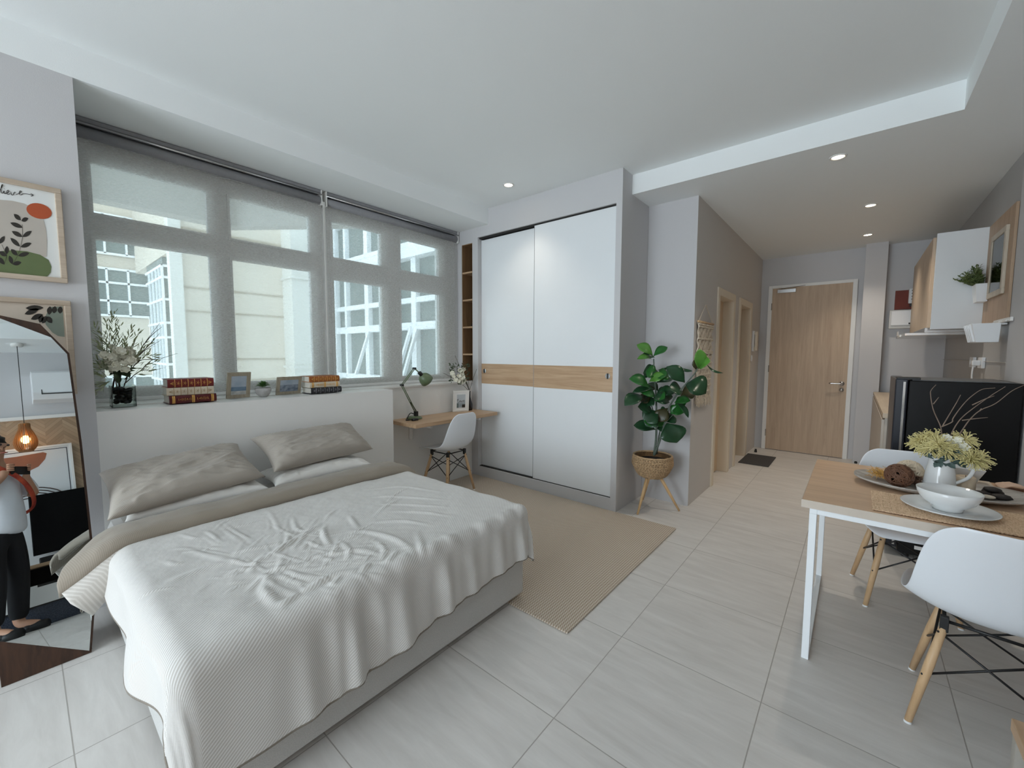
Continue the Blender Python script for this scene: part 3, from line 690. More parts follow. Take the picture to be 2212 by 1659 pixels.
# ------------------------------------------------------------------ chairs
M_shell = mat('white_shell', (236, 240, 245), .3, noise_s=2, noise_a=.008)
M_beech = wood('beech', (196, 160, 120), (222, 188, 148), axis=2, rough=.4)
def make_chair(label):
    t = thing('dining_chair', label, 'chair', (0, 0, 0), 0, local=True)
    prof = [(.222, .418), (.215, .436), (.18, .452), (.10, .448), (.02, .436), (-.06, .430), (-.125, .438), (-.172, .470), (-.20, .525), (-.222, .60), (-.240, .68), (-.254, .75), (-.262, .80), (-.265, .822)]
    wid = [.150, .190, .220, .236, .243, .244, .238, .226, .216, .206, .194, .176, .146, .095]
    lift = [.0, .006, .018, .034, .050, .060, .062, .054, .042, .034, .028, .020, .012, .006]
    M = len(prof); P = []
    for i in range(M):
        a = Vector((prof[max(i-1, 0)][0], 0, prof[max(i-1, 0)][1])); b = Vector((prof[min(i+1, M-1)][0], 0, prof[min(i+1, M-1)][1]))
        tg = (b-a).normalized(); n = Vector((-tg.z, 0, tg.x))        # towards the sitter
        if n.z < 0 and i < 6: n = -n
        if i >= 6 and n.x < 0: n = -n
        row = []
        for j in range(17):
            u = j/8-1; c = Vector((prof[i][0], 0, prof[i][1]))
            q = c+Vector((0, u*wid[i], 0))+n*(lift[i]*abs(u)**2.4)
            row.append(q)
        P.append(row)
    MB().grid(P).build('seat_shell', M_shell, t, smooth=True, solid=.007, subsurf=2)
    tops = {}; foots = {}
    for sx in (1, -1):
        for sy in (1, -1):
            p = Vector((.115*sx-.01, .115*sy, .395)); q = Vector((.19*sx, .19*sy, .004))
            tops[sx, sy] = p; foots[sx, sy] = q
            d = (q-p).normalized()
            lg = MB().tube([p+d*.01, p.lerp(q, .4), q], [.0125, .0155, .0115], 14).build('leg', M_beech, t, smooth=True)
            MB().cyl(q+Vector((0, 0, .004)), q-Vector((0, 0, .004)), .0118).build('foot', M_plast, lg)
            MB().box(p.x-.012, p.x+.012, p.y-.012, p.y+.012, p.z-.02, .432).build('leg_mount', M_black, t, bevel=.002)
            for k in (.06, .5): MB().ball(p.lerp(q, k)+Vector((.0135*sx*.7, .0135*sy*.7, 0)), .0045, 8).build('screw', M_black, lg)
    w = MB(); r = .0042
    cs = [(1, 1), (1, -1), (-1, -1), (-1, 1)]
    for i in range(4):
        A, B = cs[i], cs[(i+1) % 4]
        w.tube([tops[A].lerp(foots[A], .08), tops[B].lerp(foots[B], .50)], r, 8)
        w.tube([tops[B].lerp(foots[B], .08), tops[A].lerp(foots[A], .50)], r, 8)
        w.tube([tops[A]+Vector((0, 0, .02)), tops[B]+Vector((0, 0, .02))], .006, 8)
    w.build('cross_brace', M_black, t, smooth=True)
    return t
c1 = make_chair('white shell chair with its back to the camera beside the near table edge')
c1.location = (2.285, -.43, 0); c1.rotation_euler = (0, 0, math.radians(-6)); c1['group'] = 'white moulded shell chairs'
dup(c1, (3.19, -.265, 0), PI+math.radians(9), 'white shell chair between the dining table and the black fridge', 'white moulded shell chairs')
dup(c1, (2.735, 3.135, .0112), PI/2+math.radians(2), 'white shell chair tucked under the oak wall desk', 'white moulded shell chairs')
# ------------------------------------------------------------------ dining table
t = thing('dining_table', 'oak topped dining table on a white square tube frame', 'table', (2.73, -.3, 0))
M_tab = wood('table_oak', (200, 166, 134), (224, 192, 160), axis=1, rough=.38, scale=16)
MB().box(2.26, 3.20, YR+.02, .158, .714, .75).build('top', M_tab, t, bevel=.002)
eb = MB().box(2.2575, 2.26, YR+.02, .1605, .7145, .7495).box(2.26, 3.20, .158, .1605, .7145, .7495); eb.build('edge_band', mat('edge_band_grey_oak', (204, 192, 178), .5, noise_s=20, noise_a=.04, stretch=(6, 1, 1)), t)
M_wm = mat('white_metal', (240, 244, 247), .35, noise_s=3, noise_a=.01)
lw = .028
for y in (.115, YR+.06):
    for x in (2.262, 3.198-lw): MB().box(x, x+lw, y-.014, y+.014, .0, .690).build('leg', M_wm, t, bevel=.002)
fr = MB()
for y in (.115, YR+.06): fr.box(2.262, 3.198, y-.014, y+.014, .690, .714)
for x in (2.262, 3.198-lw): fr.box(x, x+lw, YR+.074, .101, .690, .714)
fr.build('frame', M_wm, t, bevel=.002)
MB().box(2.262+lw, 3.198-lw, .101, .129, 0, .016).build('floor_rail', M_wm, t, bevel=.002)
# ------------------------------------------------------------------ fridge
M_fr = mat('black_fridge', (10, 10, 11), .45, noise_s=6, noise_a=.1, spec=.25)
t = thing('fridge', 'black fridge standing side on against the kitchen wall behind the dining table', 'fridge', (4.15, -.5, 0))
MB().box(3.88, 4.42, YR+.012, -.285, .03, 1.235).build('body', M_fr, t, bevel=.006)
M_fd = mat('fridge_door_navy', (30, 34, 44), .3, noise_s=5, noise_a=.08)
for z0, z1 in ((.06, .62), (.632, 1.245)):
    d = MB().box(3.875, 4.425, -.28, -.215, z0, z1).build('door', M_fd, t, bevel=.008)
    MB().box(3.872, 3.88, -.268, -.255, z0+.02, z1-.02).build('edge_strip', M_chrome, d, bevel=.001)
MB().box(3.90, 4.40, YR+.05, -.30, 1.2352, 1.240).build('top_panel', mat('fridge_top', (96, 98, 100), .4, noise_s=8, noise_a=.05), t)
MB().box(3.88, 3.98, -.34, -.22, 1.2405, 1.255).build('hinge_cover', M_black, t, bevel=.003)
MB().box(3.8785, 3.8795, -.42, -.37, .075, .10).build('rating_sticker', M_white, t)
for x in (3.92, 4.38):
    for y in (YR+.06, -.33): MB().cyl((x, y, 0), (x, y, .03), .02).build('foot', M_black, t)
# ------------------------------------------------------------------ kitchen run behind the fridge
t = thing('base_cabinet', 'pale kitchen counter with an oak edge running behind the fridge', 'cabinet', (5.8, -.5, 0))
MB().box(4.46, 6.9, YR+.004, -.20, .08, .90).build('carcass', mat('beige_laminate', (196, 186, 174), .5, noise_s=4, noise_a=.02), t, bevel=.002)
MB().box(4.44, 6.92, YR+.004, -.185, .90, .94).build('worktop', wood('pale_worktop', (190, 172, 150), (210, 194, 172), axis=0), t, bevel=.003)
MB().box(4.50, 6.9, YR+.004, -.24, .0, .08).build('plinth', M_dark, t)
for k in range(4): 
    d = MB().box(4.47+k*.605, 5.065+k*.605, -.20, -.182, .09, .885).build('door', MATS['beige_laminate'], t, bevel=.002)
t = thing('wall_cabinet', 'kitchen wall cabinet with a white end panel and oak door', 'cabinet', (5.9, -.65, 1.64))
MB().box(5.20, 6.95, YR+.004, -.50, 1.66, 2.46).build('carcass', M_oakz, t)
MB().box(5.18, 5.198, YR+.004, -.487, 1.635, 2.462).build('end_panel', M_lam, t, bevel=.001)
for k in range(3): MB().box(5.34+k*.535, 5.87+k*.535, -.50, -.478, 1.655, 2.46).build('door', M_oakz, t, bevel=.002)
t = thing('range_hood', 'slim steel range hood under the wall cabinet', 'hood', (5.75, -.55, 1.58))
MB().box(5.30, 6.30, YR+.01, -.46, 1.60, 1.655).box(5.28, 6.32, YR+.01, -.33, 1.585, 1.612).build('body', M_chrome, t, bevel=.003)
MB().box(5.7, 5.95, -.331, -.322, 1.588, 1.61).build('control_strip', M_white, t)
MB().box(6.1, 6.28, -.336, -.331, 1.60, 1.66).build('energy_label', M_white, t)
# wood panel, picture, rail with hung planters, sockets
o = MB().box(4.44, 5.175, YR-.004, YR+.012, 1.655, 2.46).build('oak_wall_panel', wood('wall_panel_oak', (172, 144, 118), (192, 166, 140), axis=2, rough=.5), bevel=.001); tag(o, 'oak panel on the kitchen wall above the fridge', 'wall panel')
M_fo = wood('pale_frame', (186, 174, 156), (206, 196, 180), axis=2, rough=.5, scale=25)
def wallpic(x0, x1, z0, z1):
    t = thing('picture_frame', 'pale framed botanical picture hung on the oak panel', 'picture', ((x0+x1)/2, YR+.02, z0))
    y0, y1 = YR+.012, YR+.030; b = .042; mb = MB()
    mb.box(x0, x1, y0, y1, z0, z0+b).box(x0, x1, y0, y1, z1-b, z1).box(x0, x0+b, y0, y1, z0+b, z1-b).box(x1-b, x1, y0, y1, z0+b, z1-b)
    mb.build('frame', M_fo, t, bevel=.003)
    MB().box(x0+b, x1-b, y0, y0+.006, z0+b, z1-b).build('mount', M_white, t)
    MB().box(x0+b+.03, x1-b-.03, y0+.006, y0+.008, z0+.17, z1-.15).build('print', mat('misty_print', (186, 200, 196), .4, noise_s=4, col2=(134, 152, 142)), t)
    lv = MB(); rnd = random.Random(3)
    for k in range(40):
        x = rnd.uniform(x0+.1, x1-.1); z = z0+.17+rnd.random()**1.6*.16; a = rnd.uniform(-1.2, 1.2)
        lv.leaf((x, y0+.0085, z), (x+.05*math.sin(a), y0+.009, z+.05*math.cos(a)), .018, (0, 1, 0), 0, 4, 0)
    lv.build('printed_foliage', mat('ink_green', (58, 78, 54), .6, noise_s=20, noise_a=.2), t)
    MB().box(x0+b, x1-b, y0+.011, y0+.013, z0+b, z1-b).build('glass', M_glass, t)
wallpic(4.545, 4.975, 1.85, 2.335)
t = thing('hanging_rail', 'white rail with hooks on the kitchen wall below the oak panel', 'rail', (4.9, YR+.04, 1.62))
MB().box(4.30, 4.75, YR+.003, YR+.018, 1.640, 1.668).build('rail', M_white, t, bevel=.002)
for k in range(3): MB().tube(spline([(4.33+k*.19, YR+.018, 1.65), (4.33+k*.19, YR+.028, 1.648), (4.33+k*.19, YR+.029, 1.639)], 4), .005, 6).build('hook', M_white, t)
def planter(name, label, x0, x1, z0, z1, ribs, group, y0=YR+.055, y1=YR+.175, tp=.03):
    t = thing(name, label, 'planter', ((x0+x1)/2, YR+.1, z0), group=group)
    mb = MB()
    a = [(x0+tp, y0, z0), (x1-tp, y0, z0), (x1-tp, y1-tp, z0), (x0+tp, y1-tp, z0)]; b = [(x0, y0, z1), (x1, y0, z1), (x1, y1, z1), (x0, y1, z1)]
    c = [(x0+.006, y0+.006, z1), (x1-.006, y0+.006, z1), (x1-.006, y1-.006, z1), (x0+.006, y1-.006, z1)]; d = [(x0+tp, y0+.01, z1-.03), (x1-tp, y0+.01, z1-.03), (x1-tp, y1-tp, z1-.03), (x0+tp, y1-tp, z1-.03)]
    mb.add(a+b+c+d, [(3, 2, 1, 0)]+[(i, (i+1) % 4, 4+(i+1) % 4, 4+i) for i in range(4)]+[(4+i, 4+(i+1) % 4, 8+(i+1) % 4, 8+i) for i in range(4)]+[(8+i, 8+(i+1) % 4, 12+(i+1) % 4, 12+i) for i in range(4)]+[(12, 13, 14, 15)])
    mb.build('pot', M_plast, t, bevel=.003)
    for k in range(ribs):
        x = x0+.05+k*.055; MB().bar((x+.01, y1+.002, z1-.004), (x+.012, y1-tp+.004, z0+.004), .018).build('rib', M_plast, t, bevel=.004)
    MB().box(x0+.03, x1-.03, YR+.003, y0+.004, z1-.012, z1).build('hanger', M_plast, t, bevel=.002)
    return t
planter('hanging_planter', 'white ribbed empty planter hooked on the wall rail', 4.41, 4.70, 1.50, 1.635, 4, 'white wall planters', YR+.035, YR+.175, .03)
planter('hanging_planter', 'white planter holding a bushy green plant beside the framed picture', 5.0, 5.16, 1.84, 1.985, 0, 'white wall planters', YR+.015, YR+.09, .015)
t = thing('bushy_plant', 'small bushy green plant in the upper white wall planter', 'plant', (5.1, YR+.12, 1.96))
rnd = random.Random(11); lv = MB(); lw2 = MB()
for k in range(95):
    a = rnd.uniform(0, 2*PI); e = rnd.uniform(.15, 1.1); L = rnd.uniform(.08, .17); b0 = Vector((5.08+rnd.uniform(-.05, .05), YR+.05+rnd.uniform(-.02, .02), 1.965))
    d = Vector((math.cos(a)*math.sin(e), abs(math.sin(a))*math.sin(e)*.9+.05, math.cos(e)*.9)).normalized()
    lw2.tube([b0, b0+d*L], .0014, 4)
    for q in range(9):
        p = b0+d*L*(.3+.7*q/8); s = Vector((rnd.uniform(-1, 1), rnd.uniform(-1, 1), rnd.uniform(-.2, 1))).normalized()
        lv.leaf(p, p+(d*.5+s).normalized()*.030, .011, d, .1, 3, .2)
lv.build('leaves', mat('leaf_olive', (112, 126, 72), .6, noise_s=14, col2=(66, 88, 48)), t); lw2.build('stems', mat('stem_green', (86, 96, 58), .7, noise_s=10, noise_a=.1), t)
for i, (x, lb) in enumerate(((5.46, 'white double wall socket on the kitchen tiles farther from the camera'), (5.12, 'white wall socket with a plug and cable above the fridge'))):
    t = thing('wall_socket', lb, 'socket', (x, YR, 1.30), group='white kitchen wall sockets')
    MB().box(x-.075, x+.075, YR-.008, YR+.012, 1.30, 1.39).build('plate', M_plast, t, bevel=.003)
    for dx in (-.035, .035): MB().box(x+dx-.012, x+dx+.012, YR+.012, YR+.016, 1.325, 1.365).build('switch', M_plast, t, bevel=.002)
t = thing('power_plug', 'white plug and cable running down behind the black fridge', 'plug', (5.09, YR+.03, 1.2))
MB().box(5.07, 5.11, YR+.016, YR+.062, 1.32, 1.365).build('plug', M_plast, t, bevel=.008)
MB().tube(spline([(5.09, YR+.05, 1.325), (5.085, YR+.055, 1.25), (5.07, YR+.05, 1.10), (5.05, YR+.04, .95)], 6), .006, 8).build('cable', M_plast, t, smooth=True)
# ------------------------------------------------------------------ entry fittings
t = thing('electrical_switch_box', 'pale grey electrical distribution box on the far kitchen wall', 'electrical box', (XE-.04, -.47, 1.74))
MB().box(XE-.07, XE, -.70, -.29, 1.735, 1.965).build('box', mat('grey_plastic', (206, 206, 202), .5, noise_s=3, noise_a=.02), t, bevel=.005)
MB().box(XE-.082, XE-.07, -.67, -.31, 1.775, 1.955).build('door', M_plast, t, bevel=.004)
MB().box(XE-.084, XE-.082, -.55, -.47, 1.785, 1.805).build('latch', M_black, t)
t = thing('meter_board', 'dark red board carrying a white meter above the distribution box', 'meter', (XE-.03, -.5, 1.98))
MB().box(XE-.025, XE, -.75, -.335, 1.975, 2.21).build('board', mat('red_board', (116, 44, 28), .6, noise_s=6, noise_a=.1), t, bevel=.002)
MB().box(XE-.075, XE-.025, -.63, -.455, 2.04, 2.22).build('meter', M_plast, t, bevel=.006)
mk = MB()
for k in range(4): mk.box(XE-.0765, XE-.075, -.60+k*.002, -.48, 2.19-k*.035, 2.20-k*.035)
mk.box(XE-.07, XE-.026, -.61, -.47, 2.005, 2.04); mk.build('markings', M_black, t)
t = thing('intercom_handset', 'white wall intercom with handset beside the corridor doors', 'intercom', (6.62, 1.11, 1.44))
MB().box(6.585, 6.665, 1.108, 1.133, 1.45, 1.735).build('base', M_plast, t, bevel=.005)
MB().box(6.595, 6.655, 1.072, 1.100, 1.46, 1.725).box(6.60, 6.65, 1.10, 1.108, 1.46, 1.51).box(6.60, 6.65, 1.10, 1.108, 1.68, 1.725).build('handset', M_cream, t, bevel=.008)
MB().tube([Vector((6.67+.012*math.cos(k*.9), 1.09+.012*math.sin(k*.9), 1.70-k*.004)) for k in range(40)], .003, 5).build('cord', M_plast, t, smooth=True)
t = thing('light_switch', 'white light switch on the corridor wall under the intercom', 'switch', (6.57, 1.12, 1.31))
MB().box(6.53, 6.61, 1.122, 1.133, 1.31, 1.395).build('plate', M_plast, t, bevel=.002); MB().box(6.55, 6.59, 1.117, 1.122, 1.33, 1.375).build('rocker', M_plast, t, bevel=.002)
o = MB().box(5.93, 6.56, .775, 1.115, .001, .010).build('doormat', mat('charcoal_mat', (74, 72, 72), .95, noise_s=90, noise_a=.25, bump=.5, bump_s=150), bevel=.002); tag(o, 'charcoal grey doormat in front of the second corridor door', 'mat')
o = MB().lathe([(.018, 0), (.018, .02), (.012, .03), (.015, .045), (0, .048)], (6.75, 1.05, 0), 16).build('door_stop', M_black, smooth=True); tag(o, 'small black floor door stop by the corridor wall near the entrance', 'door stop')
o = MB().lathe([(.016, 0), (.016, .018), (.011, .026), (0, .028)], (6.90, -.06, 0), 16).build('door_stop', M_black, smooth=True); tag(o, 'small black floor door stop at the foot of the entrance pier', 'door stop')
# ------------------------------------------------------------------ leaning mirror with a dark wood back
NM = Vector((0.0129449, -0.98387413, 0.17839315)).normalized(); UM = Vector((1, 0, 0)); UM = (UM-NM*UM.dot(NM)).normalized(); VM = NM.cross(UM)
if VM.z < 0: VM = -VM
M0 = Vector((.142, 2.685, 0))
def mp(x, z, d=0):
    s = (z-(x-.142)*UM.z)/VM.z; return M0+UM*((x-.142)/UM.x)+VM*s+NM*d
M_walnut = wood('dark_walnut', (44, 30, 22), (78, 52, 38), axis=2, rough=.45, scale=22)
t = thing('floor_mirror', 'irregular many sided floor mirror on a dark wood back leaning beside the bed', 'mirror', (-.15, 2.72, 0))
board = [(.142, .002), (.17, .23), (.178, .5), (.172, .97), (.157, 1.402), (.104, 1.487), (.071, 1.54), (-.046, 1.572), (-.2, 1.60), (-.40, 1.50), (-.53, 1.2), (-.56, .8), (-.46, .38), (-.30, .20), (-.128, .12), (-.124, .002)]
MB().prism([mp(x, z, -.022) for x, z in board], NM*.02).build('back_board', M_walnut, t)
gl = [(.135, .014), (.161, .23), (.169, .5), (.163, .97), (.149, 1.397), (.101, 1.477), (-.047, 1.557), (-.2, 1.575), (-.38, 1.475), (-.505, 1.185), (-.535, .8), (-.44, .42), (-.118, .188)]
M_mir = mat('mirror_silver', (210, 215, 215), .006, metal=1, noise_s=1, noise_a=.0)
MB().prism([mp(x, z, -.001) for x, z in gl], NM*.004).build('mirror_glass', M_mir, t)
st = MB()
for x in (.128, -.118):                              # wedge shaped feet behind the board
    a = mp(x, .01, -.023); b = mp(x, .95, -.023); st.prism([a, Vector((x, 2.90, .002)), Vector((x, 2.90, .12)), b], (.018, 0, 0))
st.build('rear_stand', M_walnut, t)
# ------------------------------------------------------------------ posters on the pier
M_pf = wood('poster_frame_wood', (176, 158, 138), (202, 186, 168), axis=0, rough=.5, scale=30)
M_ink = mat('ink_dark', (44, 40, 34), .7, noise_s=30, noise_a=.1)
def poster(label, x0, x1, z0, z1, bg):
    t = thing('framed_poster', label, 'picture', ((x0+x1)/2, 3.12, z0), group='framed prints on the pier')
    y1, y0 = 3.128, 3.100; b = .024; mb = MB()
    mb.box(x0, x1, y0, y1, z0, z0+b).box(x0, x1, y0, y1, z1-b, z1).box(x0, x0+b, y0, y1, z0+b, z1-b).box(x1-b, x1, y0, y1, z0+b, z1-b)
    mb.build('frame', M_pf, t, bevel=.003)
    MB().box(x0+b, x1-b, 3.112, 3.118, z0+b, z1-b).build('sheet', bg, t)
    return t
PYo = 3.1112
def shp(px, d, ox, oy, sc):
    """outline measured on the print, laid on the sheet and given a hair of ink thickness"""
    return [ony(ox+x/sc, oy+y/sc, PYo-d) for x, y in px]
def ink(t, name, polys, m, d, ox, oy, sc):
    mb = MB()
    for p in polys: mb.prism(shp(p, d, ox, oy, sc), (0, .0004, 0))
    return mb.build(name, m, t)
def leafpoly(b, tip, w):
    b = Vector(b); tip = Vector(tip); n = Vector((-(tip-b).y, (tip-b).x)).normalized()
    out = []
    for s in (1, -1):
        ks = range(0, 7) if s > 0 else range(5, 0, -1)
        for k in ks: u = k/6; q = b.lerp(tip, u)+n*s*w/2*math.sin(PI*u)**.8; out.append((q.x, q.y))
    return out
t = poster('framed print with an orange disc and green hill, the upper of two', -.27, .18, 1.757, 2.222, mat('paper_white', (226, 228, 226), .5, noise_s=6, noise_a=.01))
K = (0, 360, 5.528)
ink(t, 'grey_shape', [[(-700, 560), (-420, 420), (-100, 385), (150, 408), (290, 440), (420, 505), (510, 610), (548, 740), (562, 880), (558, 1075), (-700, 1240)]], mat('print_greige', (186, 178, 168), .6, noise_s=12, noise_a=.03), .0004, *K)
ink(t, 'green_hill', [[(-700, 1150), (-300, 1060), (0, 1010), (150, 997), (320, 1010), (480, 1052), (580, 1115), (615, 1195), (605, 1265), (555, 1322), (0, 1283), (-700, 1240)]], mat('print_green', (98, 112, 72), .6, noise_s=12, noise_a=.06), .0008, *K)
el = []
for k in range(28):
    w = 2*PI*k/28; x, y = 158*math.cos(w), 92*math.sin(w); el.append((467+x*.95-y*.22, 530+y*.95+x*.24))
ink(t, 'orange_disc', [el], mat('print_orange', (176, 80, 42), .6, noise_s=9, noise_a=.05), .0008, *K)
LV = [((250, 640), (165, 565)), ((255, 648), (338, 615)), ((272, 728), (122, 668)), ((268, 838), (140, 770)), ((270, 838), (380, 768)), ((240, 955), (122, 850)), ((245, 960), (378, 912)), ((210, 1060), (130, 985)), ((215, 1065), (352, 1030)), ((150, 1165), (110, 1062)), ((150, 1165), (256, 1142)), ((82, 1045), (82, 948)), ((80, 1068), (-10, 1012)), ((-5, 920), (55, 828)), ((52, 1168), (-20, 1080)), ((-20, 930), (-110, 860)), ((-40, 1050), (-130, 1010))]
pl = [leafpoly(a, b, 52) for a, b in LV]
for a, b in (((265, 690), (270, 838)), ((270, 838), (245, 960)), ((245, 960), (212, 1062)), ((212, 1062), (150, 1170)), ((20, 930), (82, 1060)), ((82, 1060), (50, 1170))): pl.append([(a[0]-2, a[1]), (a[0]+2, a[1]), (b[0]+2, b[1]), (b[0]-2, b[1])])
ink(t, 'leaf_sprig', pl, M_ink, .0013, *K)
def strokes(t, name, lines, r, d, K, m):
    mb = MB()
    for l in lines:
        p = [ony(K[0]+x/K[2], K[1]+y/K[2], PYo-d) for x, y in l]; mb.tube(spline(p, 5) if len(p) > 2 else p, r, 5)
    o = mb.build(name, m, t); return o
W_ = [[(-150, 150), (-165, 230), (-175, 285), (-150, 300), (-125, 270), (-150, 255)], [(-110, 285), (-70, 265), (-85, 245), (-100, 285), (-60, 300), (-30, 295)],
      [(-20, 300), (18, 252), (32, 215), (20, 222), (10, 272), (16, 312), (34, 312), (48, 288)], [(48, 288), (49, 314), (60, 324), (76, 312)], [(51, 262), (53, 267)], [(74, 316), (104, 300), (98, 280), (82, 296), (90, 330), (124, 322)], [(128, 300), (140, 338), (158, 334), (172, 304), (186, 308)], [(190, 330), (232, 318), (254, 296), (240, 290), (226, 318), (246, 338), (274, 322)],
      [(274, 322), (330, 326), (396, 340)], [(366, 320), (398, 340), (370, 352)]]
strokes(t, 'believe_lettering', W_, .0011, .001, K, M_ink)
t = poster('framed botanical print partly hidden behind the mirror, the lower of two', -.27, .184, 1.19, 1.668, mat('paper_beige', (206, 192, 176), .5, noise_s=6, noise_a=.02))
K = (0, 660, 6.382)
ink(t, 'sage_shape', [[(690, 20), (862, 12), (892, 432), (800, 420), (720, 370), (630, 262), (610, 180)]], mat('print_sage', (132, 142, 130), .6, noise_s=12, noise_a=.04), .0004, *K)
LV = [((600, 30), (350, 36)), ((540, 45), (338, 118)), ((590, 120), (425, 190)), ((585, 130), (545, 235)), ((640, 145), (580, 245)), ((645, 150), (718, 242)), ((690, 10), (676, 128)), ((760, 8), (742, 108)), ((832, 12), (828, 112))]
ink(t, 'leaf_sprig', [leafpoly(a, b, 74) for a, b in LV], M_ink, .0009, *K)
# ------------------------------------------------------------------ things on the headboard ledge
ZS = 1.0855
t = thing('glass_vase', 'square glass vase of black pebbles on the ledge beside the pier', 'vase', (.375, 3.305, ZS+.005))
gx0, gx1, gy0, gy1 = .325, .43, 3.25, 3.355; ZV = 1.0905
mb = MB().box(gx0, gx1, gy0, gy1, ZV, ZV+.008)
for q in ((gx0, gx1, gy0, gy0+.004), (gx0, gx1, gy1-.004, gy1), (gx0, gx0+.004, gy0, gy1), (gx1-.004, gx1, gy0, gy1)): mb.box(*q, ZV, ZV+.125)
mb.build('glass', glass_mat('vase_glass', (250, 253, 252)), t)
rnd = random.Random(2); M_peb = mat('black_pebble', (38, 40, 40), .35, noise_s=20, noise_a=.2)
for k in range(40):
    MB().ball((rnd.uniform(gx0+.022, gx1-.022), rnd.uniform(gy0+.022, gy1-.022), ZV+.022+.088*(k/40)), rnd.uniform(.013, .018), 9, (1, 1.2, .75), .2).build('pebble', M_peb, t, smooth=True)
def P331(x, y, d=0): return ony(x, y, 3.305+d)
t = thing('flower_arrangement', 'white blossoms with pale green sprays and dark twigs in the square glass vase', 'flowers', (.375, 3.305, ZV+.03))
tw = MB(); rnd = random.Random(5)
def twig(mb, pts, r0, r1, rnd_, sub=0, yoff=.0):
    p = spline(pts, 5); n = len(p); mb.tube(p, [lerp(r0, r1, i/(n-1)) for i in range(n)], 5)
B0 = [(258, 862), (265, 862), (252, 858)]
tws = [[(262, 850), (285, 790), (310, 745), (345, 698)], [(310, 745), (330, 722), (350, 706)], [(262, 850), (290, 780), (320, 752), (347, 735)], [(300, 768), (325, 742), (345, 720)], [(270, 820), (300, 780), (340, 776), (384, 763)], [(268, 830), (302, 802), (330, 800), (352, 795)], [(305, 800), (325, 780), (345, 770)], [(275, 790), (290, 740), (305, 712)], [(258, 855), (242, 790), (236, 720)], [(255, 845), (262, 800), (250, 760)], [(265, 855), (255, 835), (272, 850)]]
for l in tws: twig(tw, [P331(x, y, rnd.uniform(-.02, .02)) for x, y in l], .0028, .0009, rnd)
for l in ([(240, 862), (245, 830), (250, 805)], [(262, 862), (258, 832), (252, 800)]): twig(tw, [P331(x, y) for x, y in l], .005, .004, rnd)
tw.build('twigs', mat('dark_twig', (58, 46, 40), .8, noise_s=30, noise_a=.15), t)
lv = MB()
sprays = [((252, 800), (240, 676), 26), ((245, 800), (204, 700), 24), ((250, 800), (222, 720), 20), ((262, 795), (272, 720), 22), ((262, 800), (300, 712), 18), ((268, 810), (325, 760), 18), ((240, 815), (200, 765), 18), ((248, 820), (212, 830), 14), ((245, 820), (205, 808), 14), ((270, 815), (330, 800), 16), ((250, 810), (260, 700), 18), ((268, 800), (315, 738), 16), ((240, 800), (212, 742), 16), ((300, 770), (345, 768), 12)]
sprays += [((252, 790), (228, 690), 26), ((255, 790), (215, 715), 22), ((262, 790), (285, 705), 20), ((265, 795), (335, 735), 16), ((248, 800), (206, 735), 22), ((245, 805), (202, 785), 18), ((258, 780), (246, 672), 24), ((268, 800), (342, 782), 14), ((245, 815), (208, 850), 12)]
for (a, b, n) in sprays:
    dd = rnd.uniform(-.06, .05); A = P331(*a); B = P331(b[0], b[1], dd); A.z = max(A.z, 1.22)
    ax = (B-A).normalized(); tw2 = ax.orthogonal().normalized()
    for k in range(n):
        u = .25+.75*k/n; p = A.lerp(B, u); w = rnd.uniform(0, 2*PI); s = (Matrix.Rotation(w, 3, ax) @ tw2)
        d = (ax*1.3+s).normalized(); L = rnd.uniform(.035, .06)*(1.2-.5*u)
        lv.leaf(p, p+d*L, .0075, s, .08, 3, .1)
lv.build('pale_sprays', mat('pale_sage', (176, 182, 148), .7, noise_s=14, col2=(136, 146, 110)), t)
gl_ = MB()
for k in range(26):
    p = P331(rnd.uniform(250, 275), rnd.uniform(798, 815), rnd.uniform(-.03, .03)); q = P331(rnd.uniform(240, 305), rnd.uniform(796, 820), rnd.uniform(-.05, .04)); 
    d = (q-p).normalized() if (q-p).length > .01 else Vector((1, 0, 0)); gl_.leaf(p, p+d*.055, .022, (0, -.6, .8), .12, 4, .2)
gl_.build('dark_leaves', mat('leaf_dark', (58, 74, 48), .55, noise_s=14, noise_a=.2), t)
fl_ = MB()
def blossom(mb, c, r, nrm, rnd, n=7, droop=.2):
    c = Vector(c); nrm = Vector(nrm).normalized(); a = nrm.orthogonal().normalized(); b = nrm.cross(a)
    for ring, (k0, sc, up) in enumerate(((n, 1, .25), (n-2, .7, .6))):
        for k in range(k0):
            w = 2*PI*k/k0+ring*.4+rnd.uniform(-.15, .15); d = (a*math.cos(w)+b*math.sin(w)+nrm*up).normalized()
            mb.leaf(c, c+d*r*sc, r*.72*sc, nrm, -droop*.5, 4, .3, .6)
for k in range(34):
    x, y = rnd.gauss(258, 17), min(798, rnd.gauss(772, 15)); c = P331(x, y, rnd.uniform(-.07, .02)); blossom(fl_, c, rnd.uniform(.022, .034), (rnd.uniform(-.7, .5), -1, rnd.uniform(-.2, .9)), rnd)
fl_.build('white_blossoms', mat('petal_white', (232, 230, 214), .7, noise_s=12, noise_a=.04), t, smooth=True)
